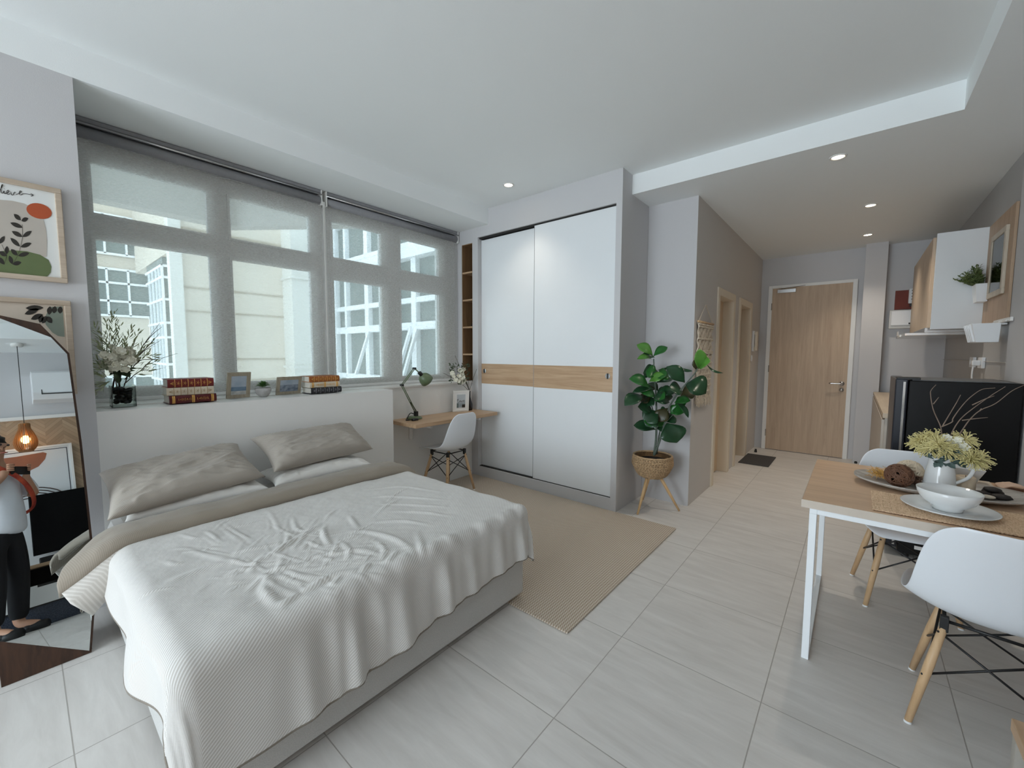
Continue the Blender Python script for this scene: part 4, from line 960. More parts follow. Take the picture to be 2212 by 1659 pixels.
# books
M_page = mat('page_edges', (212, 208, 198), .9, noise_s=60, noise_a=.08, stretch=(1, 1, 12))
M_gilt = mat('gilt', (226, 176, 96), .4, metal=.3, noise_s=20, noise_a=.1)
def book(label, x0, x1, z0, th, cover, band, style, yaw, y0=3.215, dy=.155, group='old bound books stacked on the ledge'):
    c = Vector(((x0+x1)/2, y0+dy/2, z0)); t = thing('book', label, 'book', c, yaw, group=group, local=True)
    hx = (x1-x0)/2; hy = dy/2; ct = .0035
    # rounded spine towards the room
    mb = MB(); arc = []
    for k in range(9):
        w = PI*k/8; arc.append((-hx, -hy-.010*math.sin(w)+.004, th/2-math.cos(w)*(th/2)))
    inner = [(-hx, -hy+.010, th), (-hx, -hy+.010, 0)]
    mb.prism(arc+inner, (2*hx, 0, 0)); mb.box(-hx, hx, -hy+.004, hy, 0, ct).box(-hx, hx, -hy+.004, hy, th-ct, th)
    mb.build('cover', cover, t)
    MB().box(-hx+.005, hx-.005, -hy+.006, hy-.006, ct, th-ct).build('pages', M_page, t)
    g = MB(); yf = -hy-.0068
    def rib(x, w): 
        pts = [(x, -hy-.0105*math.sin(PI*k/8)+.0035, th/2-math.cos(PI*k/8)*(th/2)*.99) for k in range(1, 8)]
        for i in range(len(pts)-1): g.bar(pts[i], pts[i+1], .0012, w, up=(1, 0, 0))
    if style == 'panel':
        for k in range(6): rib(-hx+.035+k*(2*hx-.07)/5, .003)
        for k in range(5):
            xc = -hx+.035+(k+.5)*(2*hx-.07)/5
            for q in range(5): a = 2*PI*q/5; g.bar((xc, yf-.0003, th/2), (xc+.010*math.cos(a), yf+.001, th/2+.012*math.sin(a)), .0022, .0014)
        for s in (-1, 1):
            for q in range(4): g.bar((s*(hx-.03), yf-.0002, th*(.3+.13*q)), (s*(hx-.012), yf-.0002, th*.5), .002, .0014)
    else:
        for x in (-hx+.02, .0-hx*.02, hx-.022): rib(x-.004, .006); rib(x+.004, .006)
        rr = random.Random(len(label))
        for x in list(np.linspace(-hx+.045, -hx*.12, 9))+list(np.linspace(hx*.16, hx-.045, 8)):
            h_ = rr.uniform(.008, .02); g.bar((x, yf-.0004, th/2-h_/2), (x+rr.uniform(-.004, .004), yf-.0004, th/2+h_/2), .0016, .0014)
    g.build('spine_tooling', band, t)
    return t
M_red = mat('oxblood_leather', (112, 26, 24), .45, noise_s=18, noise_a=.15)
M_crm = mat('cream_leather', (208, 196, 176), .5, noise_s=18, noise_a=.06)
M_tan = mat('tan_leather', (158, 92, 40), .45, noise_s=18, noise_a=.12)
M_blk = mat('black_leather', (34, 34, 38), .45, noise_s=18, noise_a=.1)
M_maroon = mat('maroon_leather', (84, 16, 20), .4, noise_s=18, noise_a=.15)
zA = ZS+.005
book('maroon book with three gold bands at the bottom of the pile beside the vase', .572, .815, zA, .05, M_maroon, M_gilt, 'band', .03)
book('cream book in the middle of the pile beside the vase', .565, .805, zA+.05, .05, M_crm, mat('tan_tooling', (168, 140, 100), .5, noise_s=20, noise_a=.1), 'panel', -.02)
book('oxblood book with gold spine panels on top of the pile beside the vase', .570, .805, zA+.10, .052, M_red, M_gilt, 'panel', .0)
book('black book at the bottom of the pile farther along the ledge', 1.43, 1.675, zA, .046, M_blk, mat('silver_tooling', (150, 150, 156), .4, metal=.4, noise_s=20, noise_a=.1), 'panel', .04, 3.22)
book('cream book in the middle of the pile under the tan book', 1.425, 1.66, zA+.046, .044, M_crm, M_gilt, 'band', .0, 3.22)
book('tan leather book with gilt panels topping the pile farther along the ledge', 1.42, 1.66, zA+.090, .046, M_tan, M_gilt, 'panel', .02, 3.22)
# little photo frames
M_gf = wood('grey_oak_frame', (142, 132, 114), (168, 158, 140), axis=2, rough=.5, scale=40)
def photoframe(name, label, x, y, z, w, h, yaw, tilt, fm, b, art, cat='photo frame', group=None, mount=0, th=.014):
    t = thing(name, label, cat, (x, y, z), yaw, group=group, local=True); R = Matrix.Rotation(-tilt, 4, 'X')
    def B(mb, x0, x1, y0, y1, z0, z1): 
        q = MB().box(x0, x1, y0, y1, z0, z1); mb.add([R @ Vector(v) for v in q.v], q.f)
    mb = MB(); hw = w/2
    B(mb, -hw, hw, 0, th, .001, b); B(mb, -hw, hw, 0, th, h-b, h); B(mb, -hw, -hw+b, 0, th, b, h-b); B(mb, hw-b, hw, 0, th, b, h-b)
    mb.build('frame', fm, t, bevel=.002)
    if mount: m_ = MB(); B(m_, -hw+b, hw-b, .004, .008, b, h-b); m_.build('mount', M_white, t)
    bb = b+mount
    for (nm, x0, x1, z0, z1, m, d) in art:
        a = MB(); B(a, -hw+bb+x0*(w-2*bb), -hw+bb+x1*(w-2*bb), .0035-d-(.001 if mount else 0), .007, bb+z0*(h-2*bb), bb+z1*(h-2*bb)); a.build(nm, m, t)
    s_ = MB(); top = R @ Vector((0, th, h*.7)); s_.prism([top+Vector((-.02, 0, 0)), top+Vector((.02, 0, 0)), Vector((.02, h*.42, .002)), Vector((-.02, h*.42, .002))], (0, .003, .001)); s_.build('easel_back', M_dark, t)
    return t, R, hw, bb
M_sky = mat('photo_sky', (146, 160, 176), .3, noise_s=14, col2=(176, 186, 196)); M_sea = mat('photo_sea', (84, 108, 132), .3, noise_s=30, col2=(116, 138, 156)); M_foam = mat('photo_foam', (196, 196, 192), .3, noise_s=30, col2=(150, 152, 150))
photoframe('photo_frame', 'upright grey wood photo frame with a seascape beside the succulent', .962, 3.285, zA, .145, .185, .05, -.22, M_gf, .026, [('sea_photo', 0, 1, .40, 1, M_sky, 0), ('sea_photo', 0, 1, .18, .42, M_sea, .0003), ('sea_photo', 0, 1, 0, .20, M_foam, .0006)], group='grey wood photo frames on the ledge')
photoframe('photo_frame', 'landscape grey wood photo frame with a shoreline between succulent and books', 1.305, 3.315, zA, .185, .138, .10, -.22, M_gf, .024, [('shore_photo', 0, 1, .55, 1, M_sky, 0), ('shore_photo', 0, 1, .0, .58, mat('photo_shore', (70, 84, 104), .3, noise_s=34, col2=(150, 160, 172)), .0004)], group='grey wood photo frames on the ledge')
t = thing('succulent_pot', 'small succulent in a round concrete pot between the two photo frames', 'plant pot', (1.125, 3.30, zA))
MB().lathe([(.026, 0), (.044, .02), (.052, .045), (.049, .062), (.044, .062), (.040, .05), (0, .05)], (1.125, 3.30, zA), 24).build('pot', mat('concrete', (176, 174, 172), .9, noise_s=30, noise_a=.12, bump=.3, bump_s=60), t, smooth=True)
lv = MB(); rnd = random.Random(4)
for k in range(44):
    a = k*2.4; e = .2+1.15*(k/44); d = Vector((math.cos(a)*math.sin(e), math.sin(a)*math.sin(e), math.cos(e))); p = Vector((1.125, 3.30, zA+.062)); lv.leaf(p+d*.01, p+d*rnd.uniform(.045, .058), .021, (0, 0, 1), .15, 4, .35, .68)
lv.build('leaves', mat('succulent_green', (70, 112, 56), .5, noise_s=16, col2=(112, 148, 82)), t, smooth=True)
# ------------------------------------------------------------------ things on the desk
ZD = .7705
M_lg = mat('olive_enamel', (96, 112, 82), .35, noise_s=8, noise_a=.05)
t = thing('desk_lamp', 'olive green jointed desk lamp on the oak wall desk', 'lamp', (2.44, 3.30, ZD))
def PD(x, y): return ony(x, y, 3.28)
MB().lathe([(.075, 0), (.075, .012), (.06, .022), (.02, .026), (0, .026)], (2.44, 3.28, ZD), 28).build('base', M_lg, t, smooth=True)
J0 = Vector((2.46, 3.28, ZD+.026)); J1 = PD(868, 832); J2 = PD(895, 796); J3 = PD(907, 806); J4 = PD(912, 812)
ar = MB(); o_ = Vector((0, .012, 0))
for s in (-1, 1): ar.tube([J0+o_*s+Vector((0, 0, .03)), J1+o_*s], .0045, 8).tube([J1+o_*s, J2+o_*s], .0045, 8)
ar.tube([J2, J3], .006, 8); ar.build('arm', M_lg, t, smooth=True)
jt = MB().box(J0.x-.014, J0.x+.014, J0.y-.018, J0.y+.018, J0.z-.002, J0.z+.045)
for j in (J1, J2, J3): jt.cyl(j-o_*1.6, j+o_*1.6, .011, n=14)
jt.tube([J0+Vector((0, .0, .05)), J0.lerp(J1, .45)+Vector((.012, 0, 0))], .006, 8); jt.build('joint', M_black, t)
ax = (PD(938, 826)-PD(905, 806)).normalized(); ax = (ax+Vector((0, 0, -.35))).normalized()
prof = [(.0, .018), (.022, .02), (.03, .02), (.056, .034), (.070, .062), (.077, .10)]; pts = [J3-ax*.005+ax*p[0]*0 for p in prof]
sh = MB(); q = J3-ax*.004; sh.tube([q, q+ax*.03, q+ax*.034, q+ax*.055, q+ax*.085, q+ax*.125], [.017, .018, .026, .050, .062, .067], 24, caps=False)
sh.build('shade', M_lg, t, smooth=True, solid=.002)
MB().tube([q+ax*-.004, q+ax*.036], .0195, 16).build('socket', M_black, t)
MB().ball(q+ax*.085, .026, 12).build('bulb', M_white, t, smooth=True)
cb = [J0+Vector((-.02, 0, .02)), J0+Vector((-.06, .01, .03)), J0+Vector((-.12, -.02, -.01)), J0+Vector((-.15, -.05, -.02)), J0+Vector((-.10, -.07, -.02)), J0+Vector((-.04, -.09, -.02)), J0+Vector((-.09, -.10, -.02))]
MB().tube(spline(cb, 6), .0045, 6).box(J0.x-.115, J0.x-.06, J0.y-.115, J0.y-.085, ZD, ZD+.02).build('power_cord', M_black, t, smooth=True)
M_wf = mat('white_frame_wood', (230, 228, 222), .5, noise_s=10, noise_a=.02)
t, R, hw, bb = photoframe('photo_frame', 'white photo frame with black script standing on the wall desk', 3.075, 3.30, ZD, .185, .235, -.38, -.10, M_wf, .020, [('skyline_photo', 0, 1, .35, 1, mat('photo_pale', (190, 198, 202), .4, noise_s=9, noise_a=.04), 0), ('skyline_photo', 0, 1, 0, .37, mat('photo_mist', (132, 144, 150), .4, noise_s=20, col2=(176, 184, 188)), .0003), ('skyline_photo', .62, 1, 0, .24, M_ink, .0007), ('skyline_photo', 0, .2, 0, .34, mat('photo_tower', (92, 108, 106), .4, noise_s=20, noise_a=.1), .0006)], mount=.024)
mb = MB(); LT = [[(0, 10), (4, 18), (3, 4), (6, 2), (9, 5)], [(12, 3), (10, 8), (14, 11), (16, 6), (13, 3), (17, 9)], [(18, 10), (21, 2), (25, 10), (27, 9)], [(28, 6), (33, 8), (31, 11), (28, 7), (31, 2), (36, 5)]]
for l in LT: mb.tube(spline([R @ Vector(((x-18)*.0026, .0012, .118+(y-8)*.0026)) for x, y in l], 4), .0014, 5)
mb.build('love_lettering', M_ink, t)
t = thing('flower_vase', 'slim dark bottle vase of white blossoms beside the white photo frame', 'vase', (3.215, 3.31, ZD))
MB().lathe([(.030, 0), (.036, .02), (.036, .07), (.022, .11), (.012, .15), (.012, .20), (.016, .215), (.011, .215)], (3.215, 3.31, ZD), 20).build('bottle', mat('dark_bottle', (30, 28, 30), .2, noise_s=5, noise_a=.1), t, smooth=True)
rnd = random.Random(9); tw = MB(); fl_ = MB(); lv = MB(); base = Vector((3.215, 3.31, ZD+.205))
def PF(x, y, d=0): return ony(x, y, 3.31+d)
for (x, y) in ((983, 768), (958, 806), (1030, 797), (1012, 778), (990, 800), (1004, 812), (975, 815), (1000, 795)):
    e = PF(x, y, rnd.uniform(-.05, .02)); e.x = min(e.x, 3.31); m_ = base.lerp(e, .5)+Vector((rnd.uniform(-.02, .02), 0, .02)); tw.tube(spline([base-Vector((0, 0, .1)), base, m_, e], 4), .0022, 5)
tw.build('stems', mat('brown_stem', (64, 56, 46), .8, noise_s=20, noise_a=.1), t)
for (x, y) in ((994, 800), (998, 807), (991, 812), (1000, 815), (979, 812), (984, 820), (1003, 822), (990, 823), (997, 826), (977, 806), (1001, 798), (995, 817)):
    c = PF(x, y, rnd.uniform(-.06, 0)); blossom(fl_, c, .03, (-.5+rnd.uniform(-.5, .5), -1, .3), rnd, 6)
fl_.build('white_blossoms', MATS['petal_white'], t, smooth=True)
for k in range(130):
    p = PF(rnd.uniform(972, 1012), rnd.uniform(785, 830), rnd.uniform(-.05, .03)); p.x = min(p.x, 3.29); d = Vector((rnd.uniform(-1, .6), rnd.uniform(-1, .2), rnd.uniform(-.3, 1))).normalized(); lv.leaf(p, p+d*.04, .016, (0, -1, .5), .1, 3, .2)
lv.build('leaves', MATS['leaf_dark'], t)
# ------------------------------------------------------------------ fiddle leaf plant in the basket stand
PC = Vector((3.585, 1.355, 0))
t = thing('basket_planter', 'woven seagrass basket on three splayed wooden legs', 'planter', PC)
M_wv = mat('seagrass', (188, 158, 122), .85, noise_s=60, noise_a=.25, bump=.3, bump_s=120)
bk = MB(); rings = 13; zb0, zb1 = .315, .505
def brad(u): return .085+.083*min(1, (u/.62))**.55 - .006*max(0, u-.7)/.3
M_in = mat('basket_inner', (128, 98, 66), .9, noise_s=40, noise_a=.2)
MB().lathe([(.02, zb0+.004)]+[(brad(k/10)-.008, lerp(zb0+.004, zb1-.005, k/10)) for k in range(11)]+[(.15, .452), (0, .45)], PC, 32).build('lining', M_in, t, smooth=True)
N = 44
for i in range(rings+1):
    u = i/rings; z = lerp(zb0, zb1, u); pts = []
    for k in range(N*2+1):
        w = 2*PI*k/(N*2); r = brad(u)+.006*(1 if (k+i*1) % 2 else -1)*(1 if u < .97 else .2)+.002*noise.noise(Vector((w*3, i, 0))); pts.append(PC+Vector((r*math.cos(w), r*math.sin(w), z+.003*noise.noise(Vector((w*4, i*2, 4))))))
    bk.tube(pts, .0068 if u < .97 else .009, 5)
for k in range(N):
    w = 2*PI*(k+.5)/N; bk.tube([PC+Vector((brad(u/8)*math.cos(w+.05*math.sin(u)), brad(u/8)*math.sin(w+.05*math.sin(u)), lerp(zb0, zb1, u/8))) for u in range(9)], .006, 5)
for k in range(10): r = .085*k/10; bk.tube([PC+Vector((r*math.cos(w*PI/12), r*math.sin(w*PI/12), zb0)) for w in range(25)], .006, 5)
bk.build('basket', M_wv, t, smooth=True)
F1, F2, F3 = onz(1377, 1112), onz(1467, 1104), Vector((3.80, 1.52, 0))
for f in (F1, F2, F3):
    f.z = .003; tp = PC+(f-PC).normalized()*.06; tp.z = .33; MB().tube([f, f.lerp(tp, .5), tp], [.0085, .013, .0145], 14).build('leg', wood('pine_leg'+str(len(MATS)), (206, 166, 116), (226, 192, 146), axis=2, rough=.45), t, smooth=True)
t = thing('fiddle_leaf_plant', 'tall fiddle leaf fig with glossy leaves growing in the woven basket', 'plant', PC+Vector((0, 0, .44)))
MB().lathe([(.155, .455), (.12, .468), (.05, .474), (0, .475)], PC, 28).build('soil', mat('dark_soil', (30, 24, 20), .95, noise_s=40, noise_a=.4, bump=1, bump_s=60), t, smooth=True)
VD = Vector((PC.x, PC.y, 0)).normalized(); SD = Vector((VD.y, -VD.x, 0))
def PP(cx, cy, d=0):
    r = ray(1300+cx/3.859, 700+cy/3.859); k = (PC.dot(VD)+d)/(r[0]*VD.x+r[1]*VD.y); return Vector(CAM+r*k)
M_st = mat('fig_stem', (92, 104, 92), .7, noise_s=30, noise_a=.15)
st = MB()
for l, r in (([(435, 1095, 0), (452, 960, 0), (455, 800, .0), (452, 600, .01), (440, 450, .01), (432, 290, .0)], .011), ([(440, 1090, -.02), (490, 950, -.02), (525, 830, -.03), (560, 700, -.03), (625, 590, -.05), (700, 500, -.06), (760, 430, -.07), (800, 370, -.08)], .010), ([(458, 1085, .02), (472, 960, .03), (485, 860, .05), (440, 760, .06), (405, 640, .06), (385, 520, .05)], .007), ([(525, 830, -.03), (590, 760, -.06)], .004)):
    p = spline([PP(*q) for q in l], 5); st.tube(p, [lerp(r, r*.45, i/(len(p)-1)) for i in range(len(p))], 10)
st.build('stems', M_st, t, smooth=True)
M_L1 = mat('fig_leaf_fresh', (86, 140, 56), .35, noise_s=9, noise_a=.15); M_L2 = mat('fig_leaf_green', (38, 100, 40), .3, noise_s=9, noise_a=.2); M_L3 = mat('fig_leaf_dark', (32, 68, 40), .3, noise_s=9, noise_a=.25); M_L4 = mat('fig_leaf_brown', (62, 60, 32), .4, noise_s=9, noise_a=.2)
FL = [((425, 262), (292, 172), 70, 0, -.02, .15), ((430, 268), (548, 192), 60, 1, .03, .1), ((440, 278), (328, 262), 46, 2, -.05, .1), ((415, 292), (295, 292), 44, 0, -.09, .2), ((470, 400), (345, 408), 92, 2, .05, .2), ((395, 480), (528, 425), 62, 0, -.06, .12), ((395, 535), (226, 458), 92, 1, -.16, .18), ((452, 490), (590, 462), 52, 2, .05, .1), ((440, 540), (255, 570), 48, 2, -.14, .1), ((448, 605), (312, 562), 108, 1, -.12, .2), ((455, 590), (612, 570), 82, 2, -.02, .2), ((345, 600), (190, 680), 88, 2, -.24, .15), ((565, 655), (432, 628), 88, 2, -.10, .15), ((425, 735), (300, 690), 100, 2, -.08, .15), ((470, 730), (352, 815), 110, 2, -.10, .12), ((548, 700), (462, 812), 84, 3, -.05, .15), ((448, 880), (266, 845), 78, 2, -.06, .12), ((540, 825), (625, 990), 150, 2, -.10, .12), ((692, 488), (540, 355), 92, 2, -.05, .15), ((690, 505), (868, 580), 150, 2, -.08, .28), ((605, 655), (738, 640), 62, 1, -.08, .15), ((610, 652), (722, 782), 36, 2, -.10, .2), ((805, 375), (812, 205), 70, 0, -.08, .12), ((812, 368), (905, 312), 100, 0, -.12, .12), ((790, 385), (780, 290), 46, 3, -.03, .1), ((870, 330), (1012, 408), 16, 2, -.06, -.25), ((470, 380), (280, 440), 22, 2, -.10, -.2), ((560, 352), (470, 385), 22, 2, .02, -.2), ((640, 352), (755, 392), 22, 2, -.03, -.2), ((420, 610), (330, 640), 60, 2, .0, .15), ((520, 560), (560, 640), 60, 2, .06, .15), ((470, 560), (390, 490), 60, 2, .09, .1), ((500, 900), (480, 850), 40, 2, .05, .1), ((450, 600), (560, 540), 60, 2, .09, .1)]
rx = random.Random(77)
for k in range(20):
    bx, by = [(452, rx.uniform(420, 880)), (rx.uniform(520, 700), 0), (rx.uniform(400, 480), rx.uniform(560, 860))][k % 3]
    if by == 0: by = 830-(bx-525)*1.75
    sgn = rx.choice((-1, 1)); ex = bx+sgn*rx.uniform(70, 125); ey = by+rx.uniform(-60, 70)
    FL.append(((bx, by), (max(ex, 300), ey), rx.uniform(60, 100), rx.choice((1, 2, 2, 2, 3)), rx.uniform(-.14, .04), rx.uniform(.05, .25)))
lm = [M_L1, M_L2, M_L3, M_L4]; rnd = random.Random(21)
for (b, e, w, mi, dd, bend) in FL:
    B_ = PP(b[0], b[1], dd*.35); E_ = PP(e[0], e[1], dd); wid = w*.00150
    nr = (-VD*.75+Vector((0, 0, 1))*rnd.uniform(.5, .9)+SD*rnd.uniform(-.3, .3))
    MB().leaf(B_, E_, wid, nr, bend, 9, .18, .60).build('leaf', lm[mi], t, smooth=True, solid=.0015)
# ------------------------------------------------------------------ macrame
t = thing('macrame_hanging', 'cream knotted macrame hanging on the corridor wall behind the plant', 'wall hanging', (4.2, 1.12, .95))
M_cot = mat('cotton_cord', (214, 202, 184), .95, noise_s=60, noise_a=.1); X0, X1, Zt = 3.965, 4.44, 1.705
MB().tube([(X0-.02, 1.112, Zt), (X1+.02, 1.112, Zt)], .010, 10).build('dowel', M_beech, t, smooth=True)
MB().tube([(X0, 1.112, Zt), ((X0+X1)/2, 1.122, Zt+.17), (X1, 1.112, Zt)], .0035, 6).build('hanger', M_cot, t)
cm = MB(); n = 26
for k in range(n):
    x = lerp(X0, X1, (k+.5)/n); pts = []
    zlow = .98+.05*abs(k-n/2)/(n/2)*-1+.02
    for q in range(41):
        z = lerp(Zt, zlow, q/40); kn = math.sin(q*.95+(PI if (k//2) % 2 else 0))
        pts.append((x+.007*kn*(1 if k % 2 else -1), 1.117+.006*math.cos(q*1.3+k), z))
    cm.tube(pts, .0058, 5)
for z in (1.68, 1.66, 1.55, 1.435, 1.42): cm.tube([(lerp(X0, X1, i/40), 1.108+.004*math.sin(i*2.2), z+.004*math.sin(i*1.7)) for i in range(41)], .008, 6)
for r_ in range(7):
    z = 1.38-r_*.055
    for k in range(13): cm.ball((lerp(X0, X1, (k+.5+.5*(r_ % 2))/13.5), 1.108, z), .011, 6, (1.2, .6, 1))
cm.build('knotted_body', M_cot, t, smooth=True)
fm = MB(); rnd = random.Random(6)
for k in range(52): x = lerp(X0, X1, (k+.5)/52); fm.tube(spline([(x, 1.115, 1.0), (x+rnd.uniform(-.02, .02), 1.105, .97), (x+rnd.uniform(-.03, .03), 1.10, .915+rnd.uniform(-.01, .03))], 3), .004, 4)
o = fm.build('fringe', M_cot, t); o['kind'] = 'stuff'
# ------------------------------------------------------------------ things on the dining table
ZB = .7505
M_por = mat('white_porcelain', (236, 238, 238), .12, noise_s=2, noise_a=.01)
M_mt = mat('woven_jute', (234, 206, 174), .9, noise_s=70, col2=(198, 164, 130), stretch=(1, 3, 1), bump=.4, bump_s=150)
PMX0, PMX1, PMY0, PMY1 = 2.285, 2.60, -.56, -.085
P = []
for i in range(61):
    row = []
    for j in range(91):
        x = lerp(PMX0, PMX1, i/60)+.003*noise.noise(Vector((j*.6, 1, 0))); y = lerp(PMY0, PMY1, j/90)+.003*noise.noise(Vector((i*.6, 5, 0)))
        row.append((x, y, ZB+.005+.0016*(1 if (i+j) % 2 else -1)+.0012*noise.noise(Vector((i*.4, j*.4, 3)))))
    P.append(row)
o = MB().grid(P).build('placemat', M_mt, solid=.003); tag(o, 'woven jute placemat under the white plate near the table edge', 'placemat')
PLC = Vector((2.455, -.325, ZB+.009))
o = MB().lathe([(.0, 0), (.075, 0), (.085, .004), (.145, .016), (.147, .019), (.143, .0195), (.088, .009), (.076, .006), (0, .006)], PLC, 56).build('dinner_plate', M_por, smooth=True); tag(o, 'wide white dinner plate on the jute placemat', 'plate')
BC = Vector((2.445, -.322, PLC.z+.0065))
o = MB().lathe([(0, .003), (.044, 0), (.046, .008), (.049, .016), (.080, .038), (.094, .062), (.0985, .083), (.0965, .0845), (.090, .066), (.074, .040), (.04, .022), (0, .020)], BC, 56).build('soup_bowl', M_por, smooth=True); tag(o, 'deep white bowl standing on the dinner plate', 'bowl')
# platter
PT = Vector((2.80, -.325, ZB))
M_plt = wood('grey_platter', (150, 142, 134), (206, 202, 196), axis=1, rough=.5)
P = []; 
def sup(w): c, s_ = math.cos(w), math.sin(w); return (abs(c)**.75*(1 if c > 0 else -1), abs(s_)**.95*(1 if s_ > 0 else -1))
prof = [(0, .004), (.55, .004), (.72, .010), (.9, .024), (1.0, .034), (1.0, .028), (.88, .015), (.7, .002), (.5, .0), (0, .0)]
for r, z in prof:
    P.append([(PT.x+.178*r*sup(2*PI*k/56)[0], PT.y+.305*r*sup(2*PI*k/56)[1], ZB+z+(.006*abs(sup(2*PI*k/56)[1])**4*r)) for k in range(57)])
o = MB().grid(P).build('serving_platter', M_plt, smooth=True); tag(o, 'long grey oval platter holding the jug and decorations', 'platter')
def wireball(name, label, c, r, m, rr, n, seed, group):
    rnd = random.Random(seed); mb = MB(); c = Vector(c)
    for k in range(n):
        a = Vector((rnd.gauss(0, 1), rnd.gauss(0, 1), rnd.gauss(0, 1))).normalized(); u = a.orthogonal().normalized(); v = a.cross(u); h = rnd.uniform(-.35, .35); q = math.sqrt(1-h*h); f = rnd.uniform(.9, 1)
        mb.tube([c+(a*h+(u*math.cos(w*PI/9)+v*math.sin(w*PI/9))*q)*r*f for w in range(19)], rr, 5, caps=False)
    o = mb.build(name, m, smooth=True); return tag(o, label, 'decorative ball', group)
zp = ZB+.0095
M_twb = mat('dark_rattan', (104, 70, 50), .6, noise_s=30, noise_a=.25)
wireball('twig_ball', 'dark brown twig ball at the pointed end of the platter', (2.745, -.19, zp+.056), .055, M_twb, .003, 58, 1, 'decorative twig balls')
o = MB().ball((2.745, -.19, zp+.056), .030, 16).build('twig_core', mat('rattan_core', (26, 16, 12), .9, noise_s=30, noise_a=.2), bpy.data.objects['twig_ball'])
wireball('twig_ball', 'cream wicker ball behind the dark twig ball', (2.875, -.235, zp+.057), .056, mat('cream_rattan', (220, 206, 184), .7, noise_s=30, noise_a=.08), .0032, 70, 2, 'decorative twig balls')
MB().ball((2.875, -.235, zp+.057), .040, 16).build('wicker_core', mat('cream_core', (190, 174, 152), .9, noise_s=30, noise_a=.1), bpy.data.objects['twig_ball.001'])
rnd = random.Random(8); mb = MB()
for k in range(150):
    p = Vector((2.845+rnd.gauss(0, .028), -.135+rnd.gauss(0, .022), zp+rnd.uniform(.012, .035))); d = Vector((rnd.gauss(0, 1), rnd.gauss(0, 1), rnd.uniform(0, .9))).normalized(); mb.tube(spline([p, p+d*.02+Vector((rnd.uniform(-.01, .01), 0, .004)), p+d*.04], 3), .0012, 4)
o = mb.build('dried_moss', mat('yellow_moss', (206, 160, 84), .9, noise_s=30, noise_a=.25)); o['kind'] = 'stuff'; tag(o, 'tuft of yellow dried moss on the platter beside the twig ball', 'moss')
t = thing('pillar_candle', 'short cream pillar candle on the platter beside the jug handle', 'candle', (2.845, -.425, zp))
MB().lathe([(.034, 0), (.035, .004), (.035, .072), (.031, .076), (.012, .070), (0, .069)], (2.845, -.425, zp), 28).build('wax', mat('cream_wax', (222, 204, 178), .5, noise_s=6, noise_a=.03), t, smooth=True)
MB().tube([(2.845, -.425, zp+.069), (2.847, -.425, zp+.080)], .0012, 5).build('wick', M_black, t)
M_stn = mat('black_stone', (46, 40, 38), .6, noise_s=25, noise_a=.25)
for i, (x, y, z, r, lb) in enumerate(((2.80, -.475, .014, .026, 'dark flat pebble nearest the candle on the platter'), (2.86, -.515, .015, .030, 'largest dark flat pebble on the far end of the platter'), (2.79, -.53, .014, .027, 'dark flat pebble at the near rim of the platter'), (2.825, -.508, .034, .024, 'dark flat pebble resting on top of the other pebbles'))):
    o = MB().ball((x, y, zp+z), r, 14, (1, 1.25, .5), .15).build('pebble', M_stn, smooth=True); tag(o, lb, 'pebble', 'dark pebbles on the platter')
o = MB().ball((2.765, -.485, zp+.012), .017, 12, (1, 1.5, .5), .1).build('pebble', mat('pale_stone', (206, 196, 180), .6, noise_s=20, noise_a=.08), smooth=True); tag(o, 'pale flat pebble beside the dark pebbles on the platter', 'pebble')
mb = MB(); c = Vector((2.80, -.262, zp+.022))
for k in range(60):
    u = k/60; a = k*2.4; r = .021*math.sin(PI*(.12+.85*u)); p = c+Vector((r*math.cos(a), r*math.sin(a), -.018+.045*u)); mb.leaf(p, p+Vector((math.cos(a)*.012, math.sin(a)*.012, .006)), .012, (0, 0, 1), .1, 3, .2)
mb.ball(c, .015, 8); o = mb.build('pine_cone', mat('cone_brown', (98, 70, 54), .8, noise_s=40, noise_a=.3)); tag(o, 'small brown pine cone on the platter between ball and jug', 'pine cone')
JC = Vector((2.80, -.335, zp))
t = thing('water_jug', 'white ceramic jug used as a vase on the platter', 'jug', JC)
MB().lathe([(0, .003), (.052, 0), (.058, .006), (.058, .03), (.051, .09), (.044, .13), (.043, .15), (.051, .178), (.054, .182), (.050, .180), (.040, .15), (.041, .13), (.047, .09), (.054, .03), (0, .012)], JC, 40).build('body', M_por, t, smooth=True)
hd = Vector((-.25, -1, 0)).normalized()
MB().tube(spline([JC+hd*.050+Vector((0, 0, .155)), JC+hd*.080+Vector((0, 0, .166)), JC+hd*.106+Vector((0, 0, .140)), JC+hd*.092+Vector((0, 0, .085)), JC+hd*.050+Vector((0, 0, .045))], 7), .0075, 10).build('handle', M_por, t, smooth=True)
MB().prism([JC-hd*.045+Vector((.02, .02, .165)), JC-hd*.045+Vector((-.02, -.02, .165)), JC-hd*.072+Vector((0, 0, .188))], (0, 0, .004)).build('spout', M_por, t, bevel=.002)
t = thing('flower_arrangement', 'yellow spider blooms with bare twigs in the white jug', 'flowers', JC+Vector((0, 0, .1)))
FD = Vector((JC.x, JC.y, 0)).normalized()
def PJ(x, y, d=0):
    r = ray(x, y); k = (JC.dot(FD)+d)/(r[0]*FD.x+r[1]*FD.y); return Vector(CAM+r*k)
tw = MB(); rnd = random.Random(12)
neck = JC+Vector((0, 0, .17))
